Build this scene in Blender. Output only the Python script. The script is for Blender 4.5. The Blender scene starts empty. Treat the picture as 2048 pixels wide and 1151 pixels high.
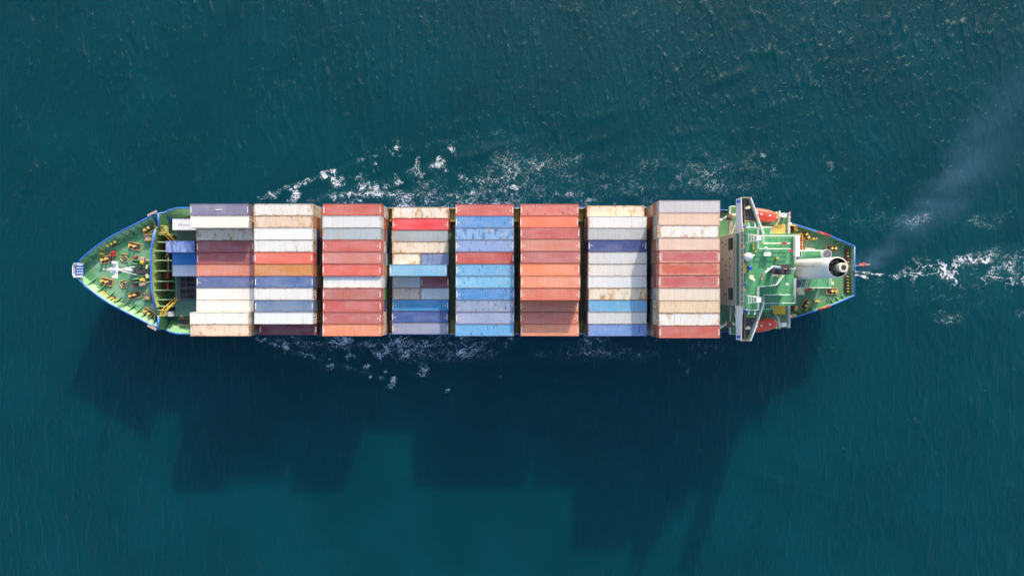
import bpy, math, random
import numpy as np
from mathutils import Vector, Matrix

SC = bpy.context.scene
COL = SC.collection
R = math.radians

# ------------------------------------------------------------------ camera, sky, sun, exposure
CAMZ = 150.0
cd = bpy.data.cameras.new('camera')
cam = bpy.data.objects.new('camera', cd)
COL.objects.link(cam)
cam.location = (0, 0, CAMZ)
cam.rotation_euler = (0, 0, 0)
cd.lens = 36.0 * 1300 / 2048
cd.sensor_width = 36
cd.clip_end = 20000
SC.camera = cam

SUN_EL = R(21.0)
SUN_AZ = R(17.2)          # clockwise from +Y
w = bpy.data.worlds.new('World')
SC.world = w
w.use_nodes = True
nt = w.node_tree
for n in list(nt.nodes):
    nt.nodes.remove(n)
sky = nt.nodes.new('ShaderNodeTexSky')
sky.sky_type = 'NISHITA'
sky.sun_disc = False
sky.sun_elevation = SUN_EL
sky.sun_rotation = SUN_AZ
sky.air_density = 1.0
sky.dust_density = 2.2
sky.ozone_density = 1.0
bg = nt.nodes.new('ShaderNodeBackground')
bg.inputs['Strength'].default_value = 0.15
wo = nt.nodes.new('ShaderNodeOutputWorld')
nt.links.new(sky.outputs[0], bg.inputs[0])
nt.links.new(bg.outputs[0], wo.inputs[0])

sd = bpy.data.lights.new('sun', 'SUN')
sd.energy = 2.55
sd.angle = R(0.5)
sd.color = (1.0, 0.88, 0.73)
so = bpy.data.objects.new('sun', sd)
COL.objects.link(so)
SDIR = Vector((math.sin(SUN_AZ) * math.cos(SUN_EL), math.cos(SUN_AZ) * math.cos(SUN_EL), math.sin(SUN_EL)))
so.rotation_euler = SDIR.to_track_quat('Z', 'Y').to_euler()
so.location = (60, 100, 120)

SC.view_settings.view_transform = 'Standard'
SC.view_settings.look = 'None'
SC.view_settings.exposure = 1.12
SC.view_settings.gamma = 1.0
SC.cycles.use_denoising = True
SC.cycles.max_bounces = 6
SC.cycles.diffuse_bounces = 3
SC.cycles.glossy_bounces = 3
SC.cycles.transparent_max_bounces = 16
SC.cycles.volume_bounces = 0
SC.cycles.volume_max_steps = 64
SC.cycles.caustics_reflective = False
SC.cycles.caustics_refractive = False

YC = 3.74                 # the ship's centreline


# ------------------------------------------------------------------ materials
def lin(c):
    c = c / 255.0
    return c / 12.92 if c <= 0.04045 else ((c + 0.055) / 1.055) ** 2.4


KALB = 0.82


def alb(rgb):
    v = [lin(c) * KALB for c in rgb]
    g = sum(v) / 3
    v = [a * .94 + g * .06 for a in v]
    if v[0] > 2.5 * v[2]:
        v[2] *= .84
    return (min(.86, v[0]), min(.86, v[1] * 1.01), min(.86, v[2] * .97), 1.0)


class NT:
    """Tiny node-graph writer."""
    def __init__(s, name):
        s.m = bpy.data.materials.new(name)
        s.m.use_nodes = True
        s.t = s.m.node_tree
        for n in list(s.t.nodes):
            s.t.nodes.remove(n)
        s.out = s.t.nodes.new('ShaderNodeOutputMaterial')

    def node(s, ty, **props):
        n = s.t.nodes.new(ty)
        for k, v in props.items():
            setattr(n, k, v)
        return n

    def put(s, sock, v):
        if v is None:
            return
        if hasattr(v, 'is_output'):
            s.t.links.new(v, sock)
        else:
            if isinstance(v, tuple) and len(v) == 3 and sock.type == 'RGBA':
                v = v + (1.0,)
            sock.default_value = v

    def math(s, op, a, b=None, c=None, clamp=False):
        n = s.node('ShaderNodeMath', operation=op, use_clamp=clamp)
        s.put(n.inputs[0], a)
        s.put(n.inputs[1], b)
        s.put(n.inputs[2], c)
        return n.outputs[0]

    def mix(s, f, a, b, blend='MIX'):
        n = s.node('ShaderNodeMix', data_type='RGBA', blend_type=blend)
        s.put(n.inputs[0], f)
        s.put(n.inputs[6], a)
        s.put(n.inputs[7], b)
        return n.outputs[2]

    def vmul(s, a, b):
        n = s.node('ShaderNodeVectorMath', operation='MULTIPLY')
        s.put(n.inputs[0], a)
        s.put(n.inputs[1], b)
        return n.outputs[0]

    def vadd(s, a, b):
        n = s.node('ShaderNodeVectorMath', operation='ADD')
        s.put(n.inputs[0], a)
        s.put(n.inputs[1], b)
        return n.outputs[0]

    def noise(s, vec, scale, detail=3, rough=0.55, dist=0.0):
        n = s.node('ShaderNodeTexNoise')
        s.put(n.inputs['Vector'], vec)
        s.put(n.inputs['Scale'], scale)
        n.inputs['Detail'].default_value = detail
        n.inputs['Roughness'].default_value = rough
        n.inputs['Distortion'].default_value = dist
        return n.outputs[0]

    def ramp(s, f, lo, hi):
        n = s.node('ShaderNodeMapRange', interpolation_type='SMOOTHSTEP')
        s.put(n.inputs[0], f)
        s.put(n.inputs[1], lo)
        s.put(n.inputs[2], hi)
        return n.outputs[0]

    def attr(s, name, obj=False):
        n = s.node('ShaderNodeAttribute', attribute_type='OBJECT' if obj else 'GEOMETRY')
        n.attribute_name = name
        return n.outputs['Fac']

    def coord(s):
        return s.node('ShaderNodeTexCoord').outputs['Object']

    def principled(s, col, rough=0.5, metal=0.0, normal=None, spec=0.5):
        b = s.node('ShaderNodeBsdfPrincipled')
        s.put(b.inputs['Base Color'], col)
        s.put(b.inputs['Roughness'], rough)
        b.inputs['Metallic'].default_value = metal
        b.inputs['Specular IOR Level'].default_value = spec
        if normal is not None:
            s.put(b.inputs['Normal'], normal)
        s.t.links.new(b.outputs[0], s.out.inputs[0])
        return b

    def bump(s, h, strength=0.3, dist=0.05):
        n = s.node('ShaderNodeBump')
        n.inputs['Strength'].default_value = strength
        n.inputs['Distance'].default_value = dist
        s.put(n.inputs['Height'], h)
        return n.outputs[0]


def paint(name, rgb, rgb2=None, scale=0.6, rust=0.25, rough=0.5, metal=0.0, var=0.5, streak=(1, 1, 1)):
    t = NT(name)
    co = t.coord()
    cs = t.vmul(co, streak)
    a = alb(rgb)
    b = alb(rgb2) if rgb2 else tuple(min(0.9, v * 1.25 + 0.01) for v in a[:3]) + (1,)
    f = t.ramp(t.noise(cs, scale, 5, 0.65), 0.35, 0.68)
    c = t.mix(t.math('MULTIPLY', f, var), a, b)
    g = t.ramp(t.noise(co, scale * 5, 4, 0.7), 0.4, 0.75)
    c = t.mix(t.math('MULTIPLY', g, 0.16 if rust > 0 else 0.05), c, (0.05, 0.045, 0.035, 1))
    if rust > 0:
        r = t.ramp(t.noise(cs, scale * 3.3, 6, 0.75, 0.4), 0.74 - rust * 0.26, 0.80 - rust * 0.18)
        c = t.mix(t.math('MULTIPLY', r, 0.75), c, alb((150, 92, 58)))
    t.principled(c, rough, metal, t.bump(t.noise(co, scale * 8, 3), 0.12, 0.03))
    return t.m


M = {}
M['deck_green'] = paint('deck_green_paint', (82, 150, 96), (128, 158, 132), 0.40, 0.36, 0.62, var=0.8)
M['fore_green'] = paint('foredeck_green_paint', (66, 154, 94), (148, 190, 158), 0.30, 0.36, 0.62, var=0.85, streak=(0.6, 1.6, 1))
M['upper_green'] = paint('upper_deck_green_paint', (62, 158, 100), (112, 180, 134), 0.45, 0.08, 0.6, var=0.7, streak=(2.5, .6, 1))
M['main_green'] = paint('main_deck_green_paint', (74, 116, 94), (104, 142, 118), 0.4, 0.3, 0.65, var=0.6)
M['hatch_green'] = paint('hatch_cover_green_paint', (84, 128, 108), (106, 148, 128), 0.4, 0.12, 0.6, var=0.5)
M['light_green'] = paint('light_green_paint', (132, 176, 118), (176, 200, 142), 0.8, 0.35, 0.55, var=0.7)
M['bulwark_green'] = paint('bulwark_green_paint', (112, 176, 122), (158, 204, 146), 0.8, 0.3, 0.55, var=0.7)
M['mid_green'] = paint('frame_green_paint', (84, 156, 108), (130, 184, 140), 1.0, 0.25, 0.5)
M['wall_green'] = paint('breakwater_green_paint', (128, 162, 104), (208, 206, 132), 1.1, 0.45, 0.55, var=0.8, streak=(.35, 2.0, 1))
M['dark_green'] = paint('dark_green_paint', (44, 104, 72), (84, 140, 96), 0.8, 0.4, 0.6, var=.8)
M['olive'] = paint('olive_paint', (154, 158, 84), (182, 178, 104), 0.8, 0.4, 0.6)
M['blue'] = paint('blue_hull_paint', (44, 112, 214), (70, 138, 228), 0.5, 0.05, 0.35, var=0.5)
M['hull_low'] = paint('hull_bottom_paint', (120, 48, 42), (140, 66, 56), 0.5, 0.3, 0.5)
M['white'] = paint('white_paint', (250, 249, 252), (240, 238, 243), 0.7, 0.03, 0.42, var=0.7)
M['white_rusty'] = paint('white_rusty_paint', (250, 248, 252), (244, 240, 244), 0.8, 0.08, 0.45, var=0.7, streak=(1, 2.4, .6))
M['funnel_white'] = paint('funnel_white_paint', (236, 234, 238), (224, 220, 226), 0.35, 0.0, 0.35, var=0.6, streak=(1, 3, .3))
M['cream'] = paint('cream_paint', (240, 224, 178), (248, 236, 204), 0.9, 0.25, 0.5)
M['yellow'] = paint('yellow_paint', (236, 182, 44), (250, 206, 96), 1.5, 0.12, 0.45)
M['yellow_pale'] = paint('pale_yellow_paint', (244, 200, 96), (250, 214, 130), 1.2, 0.06, 0.5)
M['yellow_shade_offset'] = paint('shade_offset_grating_yellow', (255, 206, 40), (255, 214, 70), 1.2, 0.0, 0.45)  # brightened copy of the grating yellow, offsets the shade on the lower side
M['orange_rail'] = paint('orange_yellow_paint', (230, 164, 70), (240, 186, 100), 1.5, 0.2, 0.5)
M['red'] = paint('red_paint', (206, 40, 48), (224, 70, 70), 1.5, 0.1, 0.4)
M['lifeboat'] = paint('lifeboat_orange_red_gelcoat', (255, 70, 44), (255, 92, 66), 0.8, 0.0, 0.3, var=0.7)
M['black'] = paint('black_rubber', (44, 40, 48), (70, 66, 76), 1.0, 0.0, 0.7)
M['wing_mat'] = paint('dark_wing_deck', (56, 50, 66), (84, 80, 96), 0.9, 0.0, 0.7, var=0.8, streak=(3, .4, 1))
M['dark_steel'] = paint('dark_steel', (66, 58, 66), (100, 88, 94), 1.4, 0.5, 0.55)
M['bollard_base'] = paint('dark_bollard_base', (62, 54, 62), (84, 76, 82), 2.0, 0.08, 0.7)
M['grey_cap'] = paint('grey_vent_cap', (112, 112, 124), (130, 126, 134), 1.2, 0.15, 0.5)
M['navy_cap'] = paint('navy_vent_cap', (72, 76, 104), (88, 92, 118), 1.2, 0.0, 0.5)
M['rusty_pipe'] = paint('rusty_chain', (148, 100, 76), (186, 146, 112), 3.0, 0.6, 0.65)
M['pink_primer'] = paint('pinkish_primer_paint', (202, 156, 140), (222, 196, 184), 2.0, 0.4, 0.6)
M['exhaust'] = paint('sooty_steel', (236, 226, 208), (186, 168, 146), 0.9, 0.3, 0.45, 0.0)
M['soot'] = paint('soot', (46, 42, 46), (76, 70, 72), 1.0, 0.0, 0.8)
M['glass'] = paint('dark_glass', (96, 116, 124), (120, 140, 146), 1.0, 0.0, 0.12)
M['brown_deck'] = paint('brown_plate', (112, 96, 84), (140, 116, 98), 1.0, 0.5, 0.7)
M['blue_radar'] = paint('radar_blue_paint', (92, 140, 206), (110, 156, 216), 0.6, 0.0, 0.35)
M['cobalt'] = paint('cobalt_blue_paint', (16, 72, 200), (30, 92, 214), 1.0, 0.0, 0.3)


def container_material():
    t = NT('container_paint')
    oi = t.node('ShaderNodeObjectInfo')
    co = t.coord()
    rnd = t.node('ShaderNodeCombineXYZ')
    t.put(rnd.inputs[0], t.math('MULTIPLY', oi.outputs['Random'], 91.7))
    t.put(rnd.inputs[1], t.math('MULTIPLY', oi.outputs['Random'], 47.3))
    t.put(rnd.inputs[2], t.math('MULTIPLY', oi.outputs['Random'], 13.1))
    rv = rnd.outputs[0]
    p = t.vadd(co, rv)
    base = oi.outputs['Color']
    wear = t.attr('wear', True)
    rust = t.attr('rust', True)
    marks = t.attr('marks', True)
    fade = t.attr('fade', True)
    half = t.attr('half', True)
    sep = t.node('ShaderNodeSeparateXYZ')
    t.put(sep.inputs[0], co)
    x, y, z = sep.outputs
    # broad fading of the paint
    n1 = t.ramp(t.noise(t.vmul(p, (0.35, 0.9, 1)), 0.6, 4, 0.6), 0.3, 0.7)
    c = t.mix(t.math('MULTIPLY', n1, 0.26), base, t.mix(0.5, base, (0.72, 0.72, 0.72, 1)))
    n1b = t.ramp(t.noise(t.vmul(p, (0.5, 0.12, 1)), 1.1, 3, 0.6), 0.35, 0.72)
    c = t.mix(t.math('MULTIPLY', n1b, 0.16), c, t.mix(0.55, base, (0.03, 0.02, 0.02, 1)))
    # chalky faded edge (for a few red boxes)
    ax = t.math('ABSOLUTE', x)
    ay = t.math('ABSOLUTE', y)
    edge = t.math('MAXIMUM', t.math('SUBTRACT', 1.0, t.ramp(t.math('SUBTRACT', half, ax), 0.1, 1.0)), t.math('SUBTRACT', 1.0, t.ramp(t.math('SUBTRACT', 1.22, ay), 0.06, 0.5)))
    edge = t.math('MULTIPLY', edge, t.ramp(t.noise(p, .8, 3), .25, .55))
    ef = t.math('MULTIPLY', edge, fade)
    c = t.mix(ef, c, alb((236, 196, 168)))
    # worn patches, stretched across the roof, where the old darker coat shows
    n2 = t.noise(t.vmul(p, (1.9, 0.55, 1)), 1.0, 5, 0.62, 0.3)
    w1 = t.ramp(n2, t.math('SUBTRACT', 0.73, t.math('MULTIPLY', wear, 0.25)), t.math('SUBTRACT', 0.77, t.math('MULTIPLY', wear, 0.23)))
    c = t.mix(t.math('MULTIPLY', w1, 0.7), c, t.mix(0.72, base, (0.005, 0.03, 0.12, 1)))
    n3 = t.noise(t.vmul(t.vadd(p, (7.7, 3.1, 0)), (0.9, 0.5, 1)), 0.9, 5, 0.62, 0.4)
    w2 = t.ramp(n3, t.math('SUBTRACT', 0.76, t.math('MULTIPLY', wear, 0.27)), t.math('SUBTRACT', 0.88, t.math('MULTIPLY', wear, 0.25)))
    c = t.mix(t.math('MULTIPLY', w2, 0.6), c, alb((204, 196, 196)))
    # small dark scrapes
    n5 = t.ramp(t.noise(t.vmul(p, (2.6, 0.8, 1)), 1.7, 3, 0.5), 0.67, 0.72)
    c = t.mix(t.math('MULTIPLY', n5, 0.40), c, (0.06, 0.04, 0.04, 1))
    # seams between the roof sheets
    fr = t.math('FRACT', t.math('ADD', t.math('DIVIDE', x, 1.16), 0.5))
    seam = t.math('LESS_THAN', fr, 0.055)
    c = t.mix(t.math('MULTIPLY', seam, 0.13), c, (0.05, 0.04, 0.035, 1))
    rib_shade = t.math('LESS_THAN', t.math('FRACT', t.math('DIVIDE', x, 0.29)), 0.34)  # shade of the corrugation grooves painted in as dark stripes
    c = t.mix(t.math('MULTIPLY', rib_shade, 0.13), c, (0.04, 0.035, 0.03, 1))
    # rust: blotches plus a band along edges
    n4 = t.noise(t.vmul(p, (1.3, 0.6, 1)), 0.62, 7, 0.70, 0.5)
    eb = t.math('MULTIPLY', t.math('MAXIMUM', t.math('SUBTRACT', 1.0, t.ramp(t.math('SUBTRACT', half, ax), 0.05, 0.65)), t.math('SUBTRACT', 1.0, t.ramp(t.math('SUBTRACT', 1.22, ay), 0.04, 0.32))), 0.13)
    rr = t.math('ADD', t.math('ADD', n4, eb), t.math('MULTIPLY', rust, 0.27))
    rm = t.ramp(rr, 0.72, 0.80)
    c = t.mix(t.math('MULTIPLY', rm, 0.85), c, t.mix(t.noise(p, 5.0, 3), alb((118, 58, 34)), alb((206, 140, 92))))
    halo = t.ramp(rr, 0.62, 0.80)
    c = t.mix(t.math('MULTIPLY', halo, t.math('MULTIPLY', rust, 0.8)), c, alb((222, 172, 120)))
    n7 = t.noise(t.vmul(p, (3.6, .30, 1)), 1.0, 3, .6, .2)
    sk = t.math('MULTIPLY', t.ramp(n7, .58, .74), t.math('ADD', .10, t.math('MULTIPLY', rust, .55)))
    c = t.mix(sk, c, alb((150, 104, 70)))
    n8 = t.ramp(t.noise(t.vmul(t.vadd(p, (3, 11, 0)), (1.2, 1.2, 1)), 1.1, 4, .65), .62, .70)
    c = t.mix(t.math('MULTIPLY', n8, t.math('ADD', .06, t.math('MULTIPLY', rust, .25))), c, alb((120, 96, 84)))
    # fine grime
    n6 = t.ramp(t.noise(p, 7.0, 4, 0.7), 0.45, 0.8)
    c = t.mix(t.math('MULTIPLY', n6, 0.09), c, (0.07, 0.055, 0.045, 1))
    # white end marks and small yellow dots on the roof
    top = t.math('GREATER_THAN', z, 2.4)
    bar = t.math('MULTIPLY', t.math('GREATER_THAN', ax, t.math('SUBTRACT', half, 0.28)), t.math('LESS_THAN', ay, 0.62))
    bar = t.math('MULTIPLY', bar, t.math('MULTIPLY', top, t.math('GREATER_THAN', marks, 0.5)))
    c = t.mix(bar, c, (0.8, 0.78, 0.75, 1))
    dx = t.math('SUBTRACT', ax, t.math('SUBTRACT', half, 0.72))
    dy = t.math('ADD', y, 0.1)
    d2 = t.math('ADD', t.math('MULTIPLY', dx, dx), t.math('MULTIPLY', dy, dy))
    dot = t.math('MULTIPLY', t.math('LESS_THAN', d2, 0.020), t.math('MULTIPLY', top, t.math('GREATER_THAN', marks, 1.5)))
    c = t.mix(dot, c, alb((246, 210, 150)))
    t.principled(c, 0.5, 0.0, t.bump(t.noise(p, 6, 3), 0.15, 0.02), 0.35)
    return t.m


def frame_material():
    t = NT('container_frame_paint')
    oi = t.node('ShaderNodeObjectInfo')
    co = t.coord()
    rnd = t.node('ShaderNodeCombineXYZ')
    t.put(rnd.inputs[0], t.math('MULTIPLY', oi.outputs['Random'], 63.1))
    p = t.vadd(co, rnd.outputs[0])
    rust = t.attr('rust', True)
    n = t.noise(t.vmul(p, (0.8, 1.5, 1)), 1.6, 6, 0.7)
    c = t.mix(0.2, oi.outputs['Color'], (0.10, 0.06, 0.045, 1))
    rm = t.ramp(t.math('ADD', n, t.math('MULTIPLY', rust, 0.22)), 0.54, 0.68)
    c = t.mix(t.math('MULTIPLY', rm, 0.75), c, t.mix(t.noise(p, 4, 2), alb((132, 74, 46)), alb((204, 156, 118))))
    t.principled(c, 0.6, 0.0, None, 0.3)
    return t.m


M['container'] = container_material()
M['cframe'] = frame_material()


# ------------------------------------------------------------------ numpy noise
def vhash(ix, iy, seed):
    h = (ix.astype(np.int64) * 374761393 + iy.astype(np.int64) * 668265263 + seed * 1442695041) & 0xffffffff
    h = ((h ^ (h >> 13)) * 1274126177) & 0xffffffff
    h = (h ^ (h >> 16)) & 0xffffffff
    return h.astype(np.float64) / 4294967295.0


def vnoise(x, y, seed=0):
    ix, iy = np.floor(x), np.floor(y)
    fx, fy = x - ix, y - iy
    fx = fx * fx * fx * (fx * (fx * 6 - 15) + 10)
    fy = fy * fy * fy * (fy * (fy * 6 - 15) + 10)
    a, b = vhash(ix, iy, seed), vhash(ix + 1, iy, seed)
    c, d = vhash(ix, iy + 1, seed), vhash(ix + 1, iy + 1, seed)
    return (a * (1 - fx) + b * fx) * (1 - fy) + (c * (1 - fx) + d * fx) * fy


def fbm(x, y, seed=0, oct=4, gain=0.5):
    s, a, t = 0, 1.0, 0
    for i in range(oct):
        s = s + a * vnoise(x * 2 ** i + 17.3 * i, y * 2 ** i - 9.1 * i, seed + i * 7)
        t += a
        a *= gain
    return s / t


# ------------------------------------------------------------------ sea
rw = random.Random(5)
WAVES = []
for i in range(34):
    lam = 1.3 * (4.6 / 1.3) ** (i / 33.0)
    ang = rw.gauss(0.03, 0.20)
    k = 2 * math.pi / lam
    WAVES.append((k * math.cos(ang), k * math.sin(ang), rw.uniform(0, 6.28), 0.0014 * lam * rw.uniform(0.6, 1.3)))


def sea_height(x, y):
    wx = x + (fbm(x * 0.16, y * 0.10, 11, 3) - 0.5) * 7
    wx = wx + 0.10 * y * np.clip(x / 60, -1, 1)
    wy = y + (fbm(x * 0.12, y * 0.12, 31, 2) - 0.5) * 6
    h = np.zeros_like(x)
    for kx, ky, ph, a in WAVES:
        s = np.sin(kx * wx + ky * wy + ph)
        h += a * (np.exp(1.2 * s) - 1.3)
    h *= 0.45 + 1.1 * fbm(x * 0.06, y * 0.04, 51, 3) + 0.35 * np.clip(np.abs(x) / 100, 0, 1)
    # long low swell left by the ship, running out from it to the upper and lower right
    for side in (1, -1):
        yy = side * (y - YC)
        d = yy - (11 + 0.30 * (x + 62))
        for j in range(6):
            dd = d + j * 5.0 + 2.5 * (fbm(x * 0.08, y * 0.08, 91 + j, 2) - 0.5)
            amp = 0.24 * np.exp(-(dd / 1.2) ** 2) * np.clip((x + 66) / 14, 0, 1) * np.exp(-np.maximum(x + 20, 0) / 110.0) / (1 + 0.3 * j)
            amp = amp * np.clip(vnoise(x * 0.10 + j * 5, y * 0.10, 71 + j) * 2.4 - .7, 0, 1.6)
            h += np.where(yy > 11, amp, 0)
    fall = np.clip((170 - np.abs(x)) / 40, 0, 1) * np.clip((130 - np.abs(y)) / 40, 0, 1)
    return h * fall


def axis(lo, hi, step, far):
    a = list(np.arange(lo, hi + step * 0.5, step))
    l, r, s = [], [], step
    v = lo
    while v > -far:
        s *= 1.25
        v -= s
        l.append(v)
    s, v = step, hi
    while v < far:
        s *= 1.25
        v += s
        r.append(v)
    return np.array(l[::-1] + a + r)


def grid_mesh(name, xs, ys, H):
    nx, ny = len(xs), len(ys)
    X, Y = np.meshgrid(xs, ys)
    co = np.stack([X, Y, H], -1).reshape(-1, 3)
    i = np.arange(nx - 1)[None, :] + np.arange(ny - 1)[:, None] * nx
    f = np.stack([i, i + 1, i + 1 + nx, i + nx], -1).reshape(-1, 4)
    return co, f


def fast_mesh(name, co, f, smooth=True):
    me = bpy.data.meshes.new(name)
    me.vertices.add(len(co))
    me.vertices.foreach_set('co', co.astype(np.float32).ravel())
    me.loops.add(f.size)
    me.loops.foreach_set('vertex_index', f.astype(np.int32).ravel())
    me.polygons.add(len(f))
    me.polygons.foreach_set('loop_start', np.arange(0, f.size, 4, dtype=np.int32))
    me.polygons.foreach_set('loop_total', np.full(len(f), 4, dtype=np.int32))
    if smooth:
        me.polygons.foreach_set('use_smooth', np.ones(len(f), dtype=bool))
    me.update(calc_edges=True)
    me.validate()
    return me


def W(px, py):     # photo pixel -> point of the sea surface
    return (px - 1024) * CAMZ / 1300.0, (575.5 - py) * CAMZ / 1300.0


def seg(x, y, a, b):
    """distance to and position along a segment"""
    ax, ay = a
    bx, by = b
    L2 = (bx - ax) ** 2 + (by - ay) ** 2
    t = np.clip(((x - ax) * (bx - ax) + (y - ay) * (by - ay)) / L2, 0, 1)
    return np.hypot(x - ax - t * (bx - ax), y - ay - t * (by - ay)), t


CLUMPS = [(545, 390, 9, 1.0), (560, 386, 8, .9), (590, 398, 15, .9), (612, 369, 6, 1.3), (645, 351, 7, 1.4), (669, 341, 7, .9),
          (630, 358, 5, .7), (674, 362, 12, .8), (715, 355, 11, .7), (672, 396, 14, 1.0), (700, 392, 10, .5), (793, 300, 8, .9),
          (799, 311, 6, .8), (787, 308, 6, .8), (752, 326, 4, .8), (728, 333, 6, .5), (730, 372, 18, .85), (755, 377, 14, .9), (768, 374, 13, .8),
          (800, 366, 12, .8), (830, 340, 13, .75), (842, 350, 9, .7), (875, 327, 13, .85), (890, 331, 11, .7), (862, 333, 9, .7),
          (835, 318, 6, .6), (920, 352, 14, .6), (960, 362, 14, .6), (930, 370, 16, .6), (985, 345, 12, .6), (1010, 383, 16, 1.0),
          (1030, 378, 14, .9), (900, 298, 8, .5), (1010, 272, 6, .7), (955, 262, 5, .5), (1070, 325, 9, .45), (1175, 345, 9, .45),
          (1520, 310, 9, .4), (1545, 340, 14, .5), (1560, 350, 9, .4), (1660, 330, 9, .36), (1310, 345, 8, .45),
          (540, 684, 9, .9), (531, 680, 6, .9), (570, 690, 9, .8), (600, 690, 9, .5), (612, 714, 4, .9), (660, 718, 6, .8), (662, 730, 8, 1.0), (645, 710, 7, .5),
          (700, 708, 11, .75), (712, 714, 8, .8), (655, 680, 14, .7), (770, 690, 14, .7), (783, 760, 6, .9), (781, 770, 8, .85), (788, 756, 5, .8),
          (735, 732, 7, .7), (742, 753, 3, 1.0), (775, 740, 8, .6), (845, 740, 14, .6), (850, 777, 4, .9), (895, 778, 6, .6), (900, 717, 14, .6),
          (920, 712, 10, .6), (1020, 802, 4, .8), (1000, 755, 6, .45), (1110, 760, 7, .5), (1380, 740, 8, .5), (1370, 725, 12, .5),
          (1290, 725, 10, .45), (830, 695, 16, .6), (760, 705, 16, .6)]
STREAKS = [((516, 400), (650, 348), 1.6, .62), ((650, 346), (800, 296), 1.6, .42), ((800, 300), (1010, 262), 1.6, .30),
           ((512, 676), (660, 725), 1.6, .5), ((660, 722), (790, 765), 1.4, .35), ((1712, 543), (1790, 553), .9, .85),
           ((1790, 553), (1845, 548), 1.2, .7), ((1712, 548), (1735, 556), 1.0, 1.0)]


def foam_density(x, y):
    px = x * 1300 / CAMZ + 1024
    py = 575.5 - y * 1300 / CAMZ
    D = np.zeros_like(x)
    j = (fbm(x * .6, y * .6, 5, 3) - .5) * 2.4          # ragged outlines
    for cx, cy, r, a in CLUMPS:
        d = np.hypot((px - cx), (py - cy) * 1.1) / r
        D = np.maximum(D, a * np.clip(1.25 - d + j, 0, 1))
    for a, b, wd, am in STREAKS:
        d, t = seg(px, py, a, b)
        D = np.maximum(D, am * np.clip(1.3 - d / (wd * 3.2) + j, 0, 1))
    # band along the sunny side
    top = 404 - np.clip((px - 520) / 300, 0, 1) * 66 + np.clip((px - 1000) / 500, 0, 1) * 30
    bandu = np.clip((py - top) / 40, 0, 1) * (py < 436) * np.clip((px - 520) / 60, 0, 1) * np.clip((1480 - px) / 300, 0.0, 1)
    D = np.maximum(D, bandu * (0.34 + 1.3 * (fbm(x * .16, y * .25, 61, 3) - .5)) * (1 - .35 * np.clip((px - 1050) / 300, 0, 1)))
    near = np.exp(-((py - 388) / 9.0) ** 2) * np.clip((px - 640) / 80, 0, 1) * np.clip((1420 - px) / 260, 0, 1)
    D = np.maximum(D, near * (0.70 + 1.5 * (fbm(x * .12, y * .2, 67, 3) - .5)))
    wide = np.clip((py - 270) / 60, 0, 1) * np.clip((400 - py) / 20, 0, 1) * np.clip((px - 820) / 100, 0, 1) * np.clip((1650 - px) / 200, 0, 1)
    D = np.maximum(D, wide * (0.24 + .9 * (fbm(x * .09, y * .2, 63, 3) - .42)))
    # band along the shaded side
    bandl = np.clip((735 - py) / 30, 0, 1) * (py > 640) * np.clip((px - 520) / 60, 0, 1) * np.clip((1620 - px) / 500, 0.0, 1)
    D = np.maximum(D, bandl * (0.40 + 1.3 * (fbm(x * .15, y * .25, 65, 3) - .5)))
    near2 = np.exp(-((py - 688) / 10.0) ** 2) * np.clip((px - 600) / 80, 0, 1) * np.clip((1300 - px) / 260, 0, 1)
    D = np.maximum(D, near2 * (0.42 + 1.4 * (fbm(x * .12, y * .2, 69, 3) - .5)))
    # stern wake
    wl = 548 - 10 * np.clip((px - 1712) / 300, 0, 1)
    hw = 6 + 44 * np.clip((px - 1790) / 120, 0, 1)
    wk = np.clip(1.15 - np.abs(py - wl) / hw, 0, 1) * np.clip((px - 1770) / 60, 0, 1)
    D = np.maximum(D, wk * (0.78 + 1.0 * (fbm(x * .10, y * .10, 73, 3) - .5)))
    wide2 = np.clip(1 - np.abs(py - 560) / 70, 0, 1) * np.clip((px - 1700) / 60, 0, 1)
    D = np.maximum(D, wide2 * (0.36 + .8 * (fbm(x * .1, y * .1, 77, 3) - .5)))
    for yy, wd, am, x0 in ((440, 20, .10, 1560), (600, 16, .08, 1700), (634, 16, .09, 1690)):
        b = np.exp(-((py - yy) / wd) ** 2) * np.clip((px - x0) / 80, 0, 1)
        D = np.maximum(D, b * (am + .9 * (fbm(x * .12, y * .2, 81 + yy, 3) - .5)))
    far = np.clip((px - 830) / 250, 0, 1) * (px < 1700)
    pm = np.clip((fbm(x * .28, y * .45, 201, 3, .6) - .40) * 4.5, 0, 1)
    D = D * (.55 + .55 * pm) * (1 - .36 * far) * (1 - .12 * (px > 1760))
    return np.clip(D, 0, 1.3)


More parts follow.
